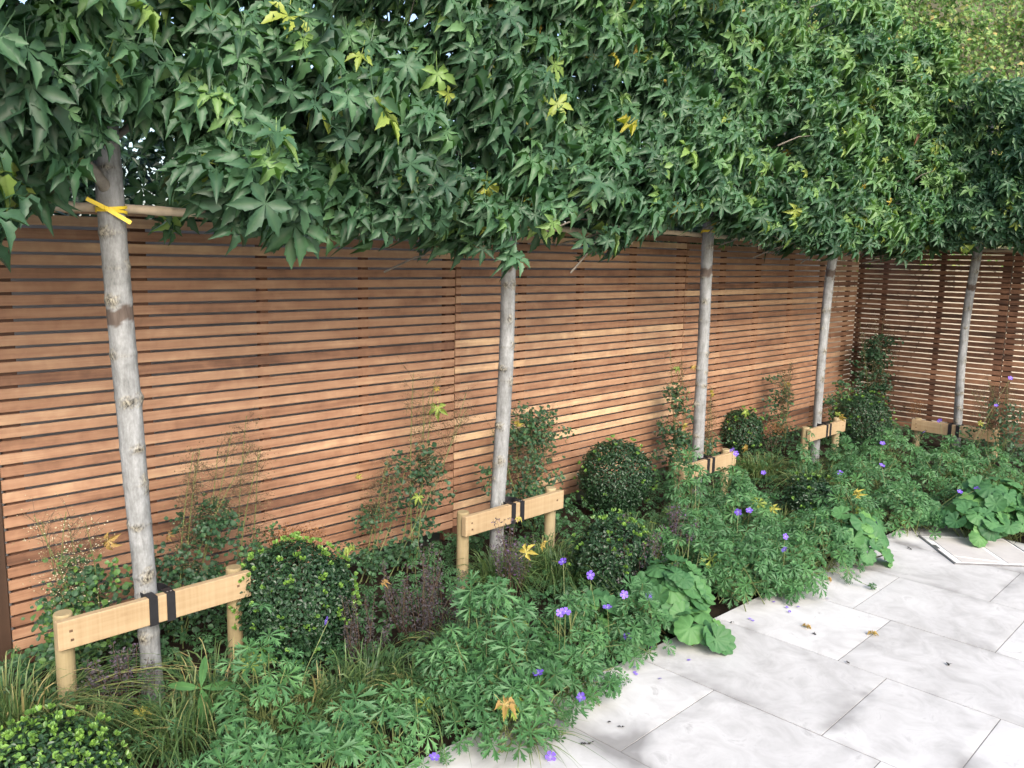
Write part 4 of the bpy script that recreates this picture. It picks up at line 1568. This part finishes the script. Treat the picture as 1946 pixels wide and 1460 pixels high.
def meadow_rue(px, py, y, top_px, label, seed, stems=5, spread=0.20, leaves=500, dots=420, leaf=0.022, x_plane=None, lean=0.0,
               tone=(0.05, 0.8), dot_tone=(0.0, 0.62), leaf_top=0.55):
    leaves, dots, spread = int(leaves * 1.4), int(dots * 3.6), spread * 1.3
    rng = np.random.default_rng(seed)
    c = gy(px, py, y) if x_plane is None else gx(px, py, x_plane)
    tp = gy(top_px[0], top_px[1], y) if x_plane is None else gx(top_px[0], top_px[1], x_plane)
    H = tp[2]
    t = thing('meadow_rue', (c[0], c[1], 0), label, 'plant', 'airy stemmed plants against the fence')
    gs, gd, gl = Geo(), Geo(), Geo()
    along = np.array([1.0, 0, 0]) if x_plane is None else np.array([0, -1.0, 0])
    shift = (tp - c) * [1, 1, 0]
    nodes = []
    for k in range(stems):
        b = np.array([c[0], c[1], -0.03]) + along * rng.normal(0, 0.035) + [0, rng.normal(0, .03), 0]
        e = np.array([c[0], c[1], H * rng.uniform(0.72, 1.0)]) + shift * rng.uniform(0.5, 1.2) + along * rng.normal(0, spread * 0.55)
        e[1] += rng.normal(0, 0.04) if x_plane is None else 0
        s = np.linspace(0, 1, 8)
        path = b + (e - b) * s[:, None] + along * (np.sin(s * 3.0) * rng.normal(0, 0.03))[:, None]
        gs.tube(path, np.linspace(0.0038, 0.0014, 8), 5)
        for q in np.arange(0.30, 1.0, 0.055):
            p = b + (e - b) * q
            for rep in range(2):
                dr = unit(rng.normal(0, 1, 3) * [1, .7, 0.4] + [0, 0, 0.5])
                ln = (0.05 + spread * 0.6 * rng.random()) * (1.15 - q * 0.6)
                p2 = p + dr * ln
                if q > 0.42:
                    gs.tube([p, (p + p2) / 2 + [0, 0, 0.01], p2], [0.0013, 0.0010, 0.0007], 3, mi=1, cap=False)
                    nodes.append((p, p2))
    nd = len(nodes)
    if nd and dots:
        ii = rng.integers(0, nd, dots)
        A = np.array([nodes[i][0] for i in ii])
        B = np.array([nodes[i][1] for i in ii])
        P = A + (B - A) * rng.uniform(0.4, 1.25, dots)[:, None] + rng.normal(0, 0.020, (dots, 3))
        sc = rng.uniform(0.0016, 0.0040, dots)
        M = frames(rng.normal(0, 1, (dots, 3)), rng.normal(0, 1, (dots, 3)), sc)
        gd.scatter(DOT_T[0], P, M, rng.uniform(*dot_tone, dots))
        for i in range(0, dots, 3):
            gs.tube([A[i] + (B[i] - A[i]) * 0.7, P[i]], 0.0005, 3, mi=1, cap=False)
        gd.build('panicle', M_seed, t)
    gs.build('stems', [M_stem, M_brownstem], t)
    if leaves:
        m = leaves
        ncl = max(6, m // 22)
        s = rng.uniform(0.06, leaf_top, ncl) ** 1.0
        wdt = spread * np.clip(1.15 - s / leaf_top * 0.75, 0.2, 1)
        C = np.array([c[0], c[1], 0]) + shift * (s * 0.9)[:, None] + along * (rng.normal(0, 0.6, ncl) * wdt)[:, None]
        C[:, 1] += rng.normal(0, 0.06, ncl) * (1 if x_plane is None else 0)
        if x_plane is not None:
            C[:, 0] += rng.normal(0, 0.06, ncl)
        C[:, 2] = s * H
        idx = rng.integers(0, ncl, m)
        P = C[idx] + rng.normal(0, 1, (m, 3)) * [0.036, 0.036, 0.026]
        nrm = unit(np.array([-0.35, -0.5, 0.75]) + rng.normal(0, 0.45, (m, 3)))
        tip = rng.normal(0, 1, (m, 3)) + [0, -0.3, -0.4]
        M = frames(nrm, tip, leaf * rng.uniform(0.6, 1.3, m))
        tn = rng.uniform(*tone, m) + np.repeat(0, m)
        gl.scatter(LEAFLET_T[0], P, M, np.clip(tn, 0, 1))
        gl.build('foliage', M_rue, t)
    return t


meadow_rue(165, 1225, -.30, (150, 955), 'leafy airy plant with white specks left of the nearest trunk', 601, 5, .17, 900, 260, .024, tone=(.3, 1.0), dot_tone=(.3, 1), leaf_top=.62)
meadow_rue(335, 1190, -.28, (440, 800), 'dark leafy plant right of the nearest trunk, its seed sprays leaning right', 602, 6, .16, 900, 620, .022, tone=(.05, .7), leaf_top=.60)
meadow_rue(470, 1130, -.25, (500, 760), 'thin tall stem with sparse specks left above the nearest box ball', 603, 3, .13, 260, 260, .022, tone=(.1, .8), leaf_top=.48)
meadow_rue(700, 1090, -.25, (740, 830), 'pale wispy plant before the slats left of the first fence seam', 604, 4, .15, 300, 260, .020, tone=(.1, .7), leaf_top=.45)
meadow_rue(770, 1080, -.30, (830, 690), 'tall dark-stemmed plant with seed sprays just left of the first fence seam', 605, 6, .20, 420, 620, .024, lean=.1, tone=(.05, .6), leaf_top=.62)
meadow_rue(1010, 940, -.25, (1005, 740), 'bushy fine-leaved plant right of the second trunk', 606, 8, .26, 1300, 700, .023, tone=(.05, .8), leaf_top=.85)
meadow_rue(1290, 880, -.25, (1285, 665), 'slender climbing plant left of the third trunk', 607, 5, .12, 560, 300, .026, tone=(.05, .8), leaf_top=.70)
meadow_rue(1350, 880, -.20, (1352, 730), 'thin brown-seeded stems right of the third trunk', 608, 4, .10, 160, 260, .022, tone=(.05, .6), dot_tone=(0, .6))
meadow_rue(1480, 840, -.25, (1492, 680), 'narrow seed-laden plant between third and fourth trunks', 609, 5, .12, 460, 520, .024, tone=(.05, .8), leaf_top=.8)
meadow_rue(1660, 800, -.35, (1662, 600), 'tall dark leafy plant in the fence corner', 610, 8, .32, 1500, 800, .030, tone=(.0, .65), dot_tone=(.2, 1), leaf_top=.82)
meadow_rue(1905, 860, 0, (1915, 720), 'brown seeding plant at the right edge before the return fence', 611, 8, .26, 420, 800, .026, x_plane=8.6, tone=(.05, .6), dot_tone=(0, .55), leaf_top=.7)
meadow_rue(1590, 800, -.30, (1600, 720), 'low leafy plant right of the fourth trunk', 612, 4, .20, 500, 160, .028, tone=(.1, .9), leaf_top=.95)


def salvia(px, py, z, r, h, n, label, seed, tone=(0, .6)):
    rng = np.random.default_rng(seed)
    c = gz(px, py, z)
    t = thing('catmint_plant', (c[0], c[1], 0), label, 'plant', 'dusky purple catmint plants')
    gs, gf = Geo(), Geo()
    for k in range(n):
        a = rng.uniform(0, 6.28)
        q = math.sqrt(rng.random())
        b = np.array([c[0] + q * r * .4 * math.cos(a), c[1] + q * r * .4 * math.sin(a), -0.03])
        e = np.array([c[0] + q * r * 1.1 * math.cos(a), c[1] + q * r * 1.1 * math.sin(a), h * rng.uniform(0.55, 1.1) * (1.1 - 0.35 * q)])
        m = (b + e) / 2 + rng.normal(0, 0.02, 3)
        gs.tube([b, m, e], [0.0022, 0.0017, 0.001], 4, cap=False)
        for s in np.arange(0.45, 1.02, 0.085):
            p = m + (e - m) * (s - .5) * 2 if s > .5 else b + (m - b) * s * 2
            kk = int(rng.integers(4, 10))
            d = unit(rng.normal(0, 1, (kk, 3)) * [1, 1, .5])
            P = p + d * 0.007
            gf.scatter(BOX_T[0], P, frames(unit(np.cross(d, rng.normal(0, 1, (kk, 3)))), d, rng.uniform(0.009, 0.017, kk)), rng.uniform(*tone, kk))
    gs.build('stems', M_brownstem, t)
    gf.build('flower_spikes', M_salvia, t)


salvia(800, 1115, .28, .20, .46, 46, 'large dusky purple catmint left of the second stake frame', 701, (0, .75))
salvia(1215, 1030, .32, .20, .44, 40, 'dusky catmint with violet tips between grass and box bush', 702, (.2, .95))
salvia(975, 1020, .34, .14, .50, 20, 'thin catmint spikes in front of the second stake rail', 703, (.2, 1.0))
salvia(230, 1300, .12, .14, .26, 24, 'small mauve catmint under the nearest stake rail', 704, (.3, .85))
salvia(690, 1180, .22, .12, .36, 20, 'dark catmint stems right of the nearest box ball', 705)
salvia(1290, 990, .30, .12, .44, 18, 'few violet catmint spikes left of the third stake frame', 706, (.4, 1.0))


def rusty(px, py, y, r, h, label, seed, n=14, x_plane=None):
    rng = np.random.default_rng(seed)
    c = gy(px, py, y) if x_plane is None else gx(px, py, x_plane)
    t = thing('astilbe_plant', (c[0], c[1], 0), label, 'plant', 'rust-brown seed plumes')
    gs = Geo()
    for k in range(n):
        gf = Geo()
        b = np.array([c[0] + rng.normal(0, .03), c[1] + rng.normal(0, .03), -0.03])
        e = np.array([c[0] + rng.uniform(-r, r), c[1] + rng.uniform(-r, r) * .6, c[2] * rng.uniform(.85, 1.12)])
        gs.tube([b, (b + e) / 2, e], [0.0022, 0.0018, 0.001], 4, cap=False)
        m = 90
        P = e + rng.normal(0, 1, (m, 3)) * [r * .28, r * .28, 0.018]
        gf.scatter(BOX_T[0], P, frames(rng.normal(0, 1, (m, 3)), rng.normal(0, 1, (m, 3)), rng.uniform(.006, .013, m)), rng.uniform(0, 1, m))
        gf.build('plume', M_rust, t)
    gs.build('stems', M_brownstem, t)


rusty(560, 1025, -.42, .13, .5, 'rusty seed plumes behind the nearest box ball', 801)
rusty(1465, 815, -.30, .14, .35, 'rusty seed plumes beside the box ball between third and fourth trunks', 802, 10)
rusty(1740, 775, 0, .14, .35, 'rusty seed plumes before the return fence left of the lone trunk', 803, 8, 9.1)

# spiny-leaved weed in front of the nearest trunk
def weed(px, py, z, label, seed):
    rng = np.random.default_rng(seed)
    c = gz(px, py, z)
    t = thing('teasel_seedling', (c[0], c[1], 0), label, 'plant')
    g, gs = Geo(), Geo()
    gs.tube([(c[0], c[1], -.03), c], [0.004, 0.003], 6)
    T = oval_leaf(.13, .05, -.35)
    vd = unit((CAM - c) * [1, 1, 0])
    sd = np.array([CR[0], CR[1], 0])
    for (s, u_, ln) in ((-1, .25, .12), (1, .35, .13), (.05, -1.0, .15), (.4, -.9, .10), (.15, 1.2, .12)):
        tip = unit(sd * s + np.array([0, 0, u_]) + vd * .3)
        g.scatter(T, c[None], frames(unit(vd + [0, 0, .6])[None], tip[None], ln), [0.75])
    g.build('leaves', M_geran, t)
    gs.build('stem', M_stem, t)


weed(382, 1308, .18, 'single weed with long toothed leaves before the nearest trunk foot', 5)


# low ground cover filling between the clumps
def ground_cover():
    rng = np.random.default_rng(909)
    g = Geo()
    n = 5200
    X = rng.uniform(0.4, 6.1, n)
    Y = rng.uniform(-1.82, -0.12, n)
    ok = (Y > bed_edge_y(X) + 0.06)
    X2 = rng.uniform(6.2, 9.5, 3400)
    Y2 = rng.uniform(-3.6, -0.12, 3400)
    X, Y = np.concatenate([X[ok], X2]), np.concatenate([Y[ok], Y2])
    m = len(X)
    nf = bump_noise(rng, 8, 2, 7)
    Z = rng.uniform(0.0, 0.10, m) + 0.06 * np.clip(nf(np.stack([X, Y, X * 0], -1)) + .4, 0, 1)
    P = np.stack([X, Y, Z], -1)
    nrm = unit(np.array([-.1, -.2, 1.0]) + rng.normal(0, .45, (m, 3)))
    M = frames(nrm, rng.normal(0, 1, (m, 3)), rng.uniform(.022, .048, m))
    pick = rng.random(m) < .55
    g.scatter(GER_T[1], P[pick], M[pick], rng.uniform(0, .55, pick.sum()))
    g.scatter(LEAFLET_T[0], P[~pick], M[~pick] * .8, rng.uniform(0, .5, (~pick).sum()))
    return g.build('ground_cover', M_geran)


tag(ground_cover(), 'low dark leaves covering the soil between the clumps', 'ground cover', kind='stuff')


# ------------------------------------------------------------------ fallen leaves and petals
def fallen_leaf(p, size, tone, label, seed, nrm=None, cat='fallen leaf', group='fallen leaves'):
    rng = np.random.default_rng(seed)
    t = Geo()
    vd = unit(CAM - p)
    tpl = (CURL_T[0], GUM_T[3], GUM_T[1])[int(rng.integers(0, 3))] if nrm is None else GUM_T[3]
    if nrm is None:
        nrm = unit(vd + rng.normal(0, .4, 3) + [0, 0, .3])
    M = frames(np.array([nrm]), rng.normal(0, .5, (1, 3)) + [0, 0, -0.6] + np.array([[.2, -.2, 0]]), size)
    t.scatter(tpl, np.zeros((1, 3)), M, [tone])
    o = t.build('fallen_leaf', M_fallen)
    o.location = [float(v) for v in p]
    tag(o, label, cat, group)


FL = [
    (gy(205, 1028, -.36), .075, .38, 'amber fallen leaf caught on the speckled plant left of the nearest trunk'),
    (gy(322, 1018, -.36), .040, .15, 'brown curled leaf on the dark plant right of the nearest trunk'),
    (gz(958, 1338, .30), .070, .37, 'large tan fallen leaf on the low geranium clump'),
    (gz(1000, 1050, .34), .075, .68, 'yellow fallen leaf in the grass below the second stake rail'),
    (gz(1035, 1035, .36), .05, .58, 'golden leaf folded in the grass right under the second stake rail'),
    (gy(680, 905, -.28), .035, .8, 'small yellow leaf on the wispy plant before the slats'),
    (gy(832, 775, -.34), .095, .98, 'large lime green leaf hung on the dark-stemmed plant by the first seam'),
    (gy(830, 738, -.34), .035, .62, 'small orange leaf above the large lime one'),
    (gy(795, 945, -.40), .060, .95, 'pale lime leaf low on the dark-stemmed plant'),
    (gy(984, 803, -.42), .050, .66, 'yellow leaf beside the second trunk on the bushy plant'),
    (gz(1415, 783, .46), .075, .97, 'lime leaf lying on the box ball between third and fourth trunks'),
    (gy(1495, 731, -.30), .055, .64, 'yellow leaf at the top of the narrow seed-laden plant'),
    (gz(668, 1045, .44), .060, .93, 'pale cream-green leaf right above the nearest box ball'),
    (gz(730, 1108, .40), .030, .30, 'small orange leaf in the straw between box ball and catmint'),
    (gz(268, 1358, .10), .055, .80, 'pale yellow leaf in the dark grass under the nearest rail'),
    (gy(1302, 812, -.36), .055, .70, 'bright yellow leaf low beside the third trunk'),
    (gy(1318, 697, -.32), .045, .50, 'orange leaf high beside the third trunk'),
    (gy(1352, 748, -.46), .050, .66, 'yellow leaf hanging right of the third trunk'),
    (gy(1285, 700, -.32), .055, 1.0, 'green leaf high on the slender plant left of the third trunk'),
    (gz(1600, 792, .44), .060, .52, 'orange leaf resting on the end of the fourth stake rail'),
    (gz(1592, 785, .46), .05, .95, 'lime leaf behind the fourth stake rail'),
    (gz(1862, 805, .40), .045, .84, 'pale yellow leaf beside the lone trunk'),
    (gz(1415, 850, .38), .050, .45, 'salmon curled leaf in the light grass right of the third stake frame'),
    (gz(1630, 940, .36), .055, .70, 'yellow leaf on the geraniums at the far patio edge'),
    (gz(1470, 965, .36), .055, .82, 'cream leaf on the geraniums in mid bed'),
    (gz(985, 985, .46), .035, .72, 'small yellow leaf just above the second stake rail'),
    (gz(440, 1455, .12), .04, .62, 'yellow leaf at the bottom edge beside the corner box ball'),
]
for i, (p, s, tn, lab) in enumerate(FL):
    fallen_leaf(p, s * 0.82, tn, lab, 950 + i)
fallen_leaf(gz(1532, 1190, .010), .034, .36, 'curled tan leaf on the patio slab nearer the bed', 990, np.array([.1, -.1, 1.0]))
fallen_leaf(gz(1657, 1204, .010), .036, .42, 'curled golden leaf lying on a patio joint', 991, np.array([-.1, .1, 1.0]))
fallen_leaf(gz(1572, 1098, .02), .036, .35, 'tan leaf at the far patio edge under the geraniums', 992, np.array([.3, -.2, 1.0]))

PET = [(1000 + u / 3.892, 1160 + v / 3.892) for u, v in
       [(735, 378), (823, 418), (810, 447), (832, 472), (972, 503), (667, 566), (503, 620), (1220, 366), (1670, 68), (98, 903), (595, 440), (943, 275)]]
PET += [(1300 + u / 2.92, 960 + v / 2.92) for u, v in [(425, 523), (500, 540), (580, 573), (587, 597), (625, 560), (808, 518), (378, 635), (165, 678)]]
for i, (px, py) in enumerate(PET):
    g = Geo()
    a = frng.uniform(0, 6.28)
    M = frames(np.array([[frng.normal(0, .15), frng.normal(0, .15), 1.0]]), np.array([[math.cos(a), math.sin(a), 0]]), 0.019)
    g.scatter(oval_leaf(.42, .08, .1), np.zeros((1, 3)), M, [frng.random()])
    o = g.build('fallen_petal', M_petal)
    o.location = [float(v) for v in gz(px, py, 0.006)]
    tag(o, 'small violet petal dropped on the pale patio near the bed', 'petal', 'violet petals dropped on the patio')

# dark specks of debris on the paving
g = Geo()
for (px, py) in [(1802, 1263), (1549, 1203), (1391, 1182), (1154, 1372), (1181, 1382), (1123, 1412), (1106, 1412), (1728, 1042), (1785, 1010), (1609, 1258)]:
    p = gz(px, py, .006)
    k = 4
    d = unit(frng.normal(0, 1, (k, 3)) * [1, 1, .15])
    g.scatter(BOX_T[0], np.repeat(p[None], k, 0), frames(unit(frng.normal(0, .3, (k, 3)) + [0, 0, 1]), d, frng.uniform(.010, .022, k)), np.zeros(k))
tag(g.build('leaf_crumbs', M_salvia), 'dark crumbs of dry leaf scattered on the pale patio', 'debris', kind='stuff')


# ------------------------------------------------------------------ climbers on the far wall
def climber():
    rng = np.random.default_rng(66)
    t = thing('wall_climber', (11.4, -1.0, 0), 'sunlit tangled climber covering the pale wall behind the last tree', 'climber')
    g, gs = Geo(), Geo()
    ncl = 2300
    S, Zc = rng.uniform(-6.0, 4.2, ncl), rng.uniform(2.0, 5.5, ncl)
    lump = bump_noise(rng, 8, 2.2, 6.5)(np.stack([S, Zc, S * 0], -1))
    Dp = 0.05 + np.clip(0.45 + 0.75 * lump, 0, 1.0) * rng.uniform(0.35, 1.0, ncl)
    C = WALL_O + S[:, None] * WALL_D + Dp[:, None] * WALL_N + Zc[:, None] * np.array([0, 0, 1.0])
    nf = bump_noise(rng, 8, 1.2, 4.5)
    C = C[(nf(C) > -0.62)]
    K = 34
    P = np.repeat(C, K, 0) + rng.normal(0, 1, (len(C) * K, 3)) * [.13, .13, .13]
    back = (P - WALL_O) @ WALL_N
    P += WALL_N * np.maximum(0.03 - back, 0)[:, None]
    N = len(P)
    nrm = unit(np.array([-.65, -.65, .6]) + rng.normal(0, .5, (N, 3)))
    tip = unit(np.array([0, 0, -1.0]) + rng.normal(0, .7, (N, 3)))
    tn = np.clip(np.repeat(rng.normal(.52, .24, len(C)), K) + rng.normal(0, .16, N), 0, .92)
    tn[rng.random(N) < .015] = 1.0
    g.scatter(IVY_T[0], P, frames(nrm, tip, rng.uniform(.038, .078, N)), tn)
    g.build('foliage', M_ivy, t)
    for i in range(110):
        p = wall_pt(rng.uniform(-5.6, 4.0), 0.06, rng.uniform(0.2, 3.6))
        pts = [p]
        for k in range(6):
            p = p + WALL_D * rng.normal(0, .12) + [0, 0, rng.uniform(.08, .32)] + WALL_N * rng.normal(.02, .05)
            p = p + WALL_N * max(0.03 - (p - WALL_O) @ WALL_N, 0)
            pts.append(p)
        gs.tube(pts, np.linspace(.012, .004, 7), 5)
    gs.build('stems', M_branch, t)


climber()
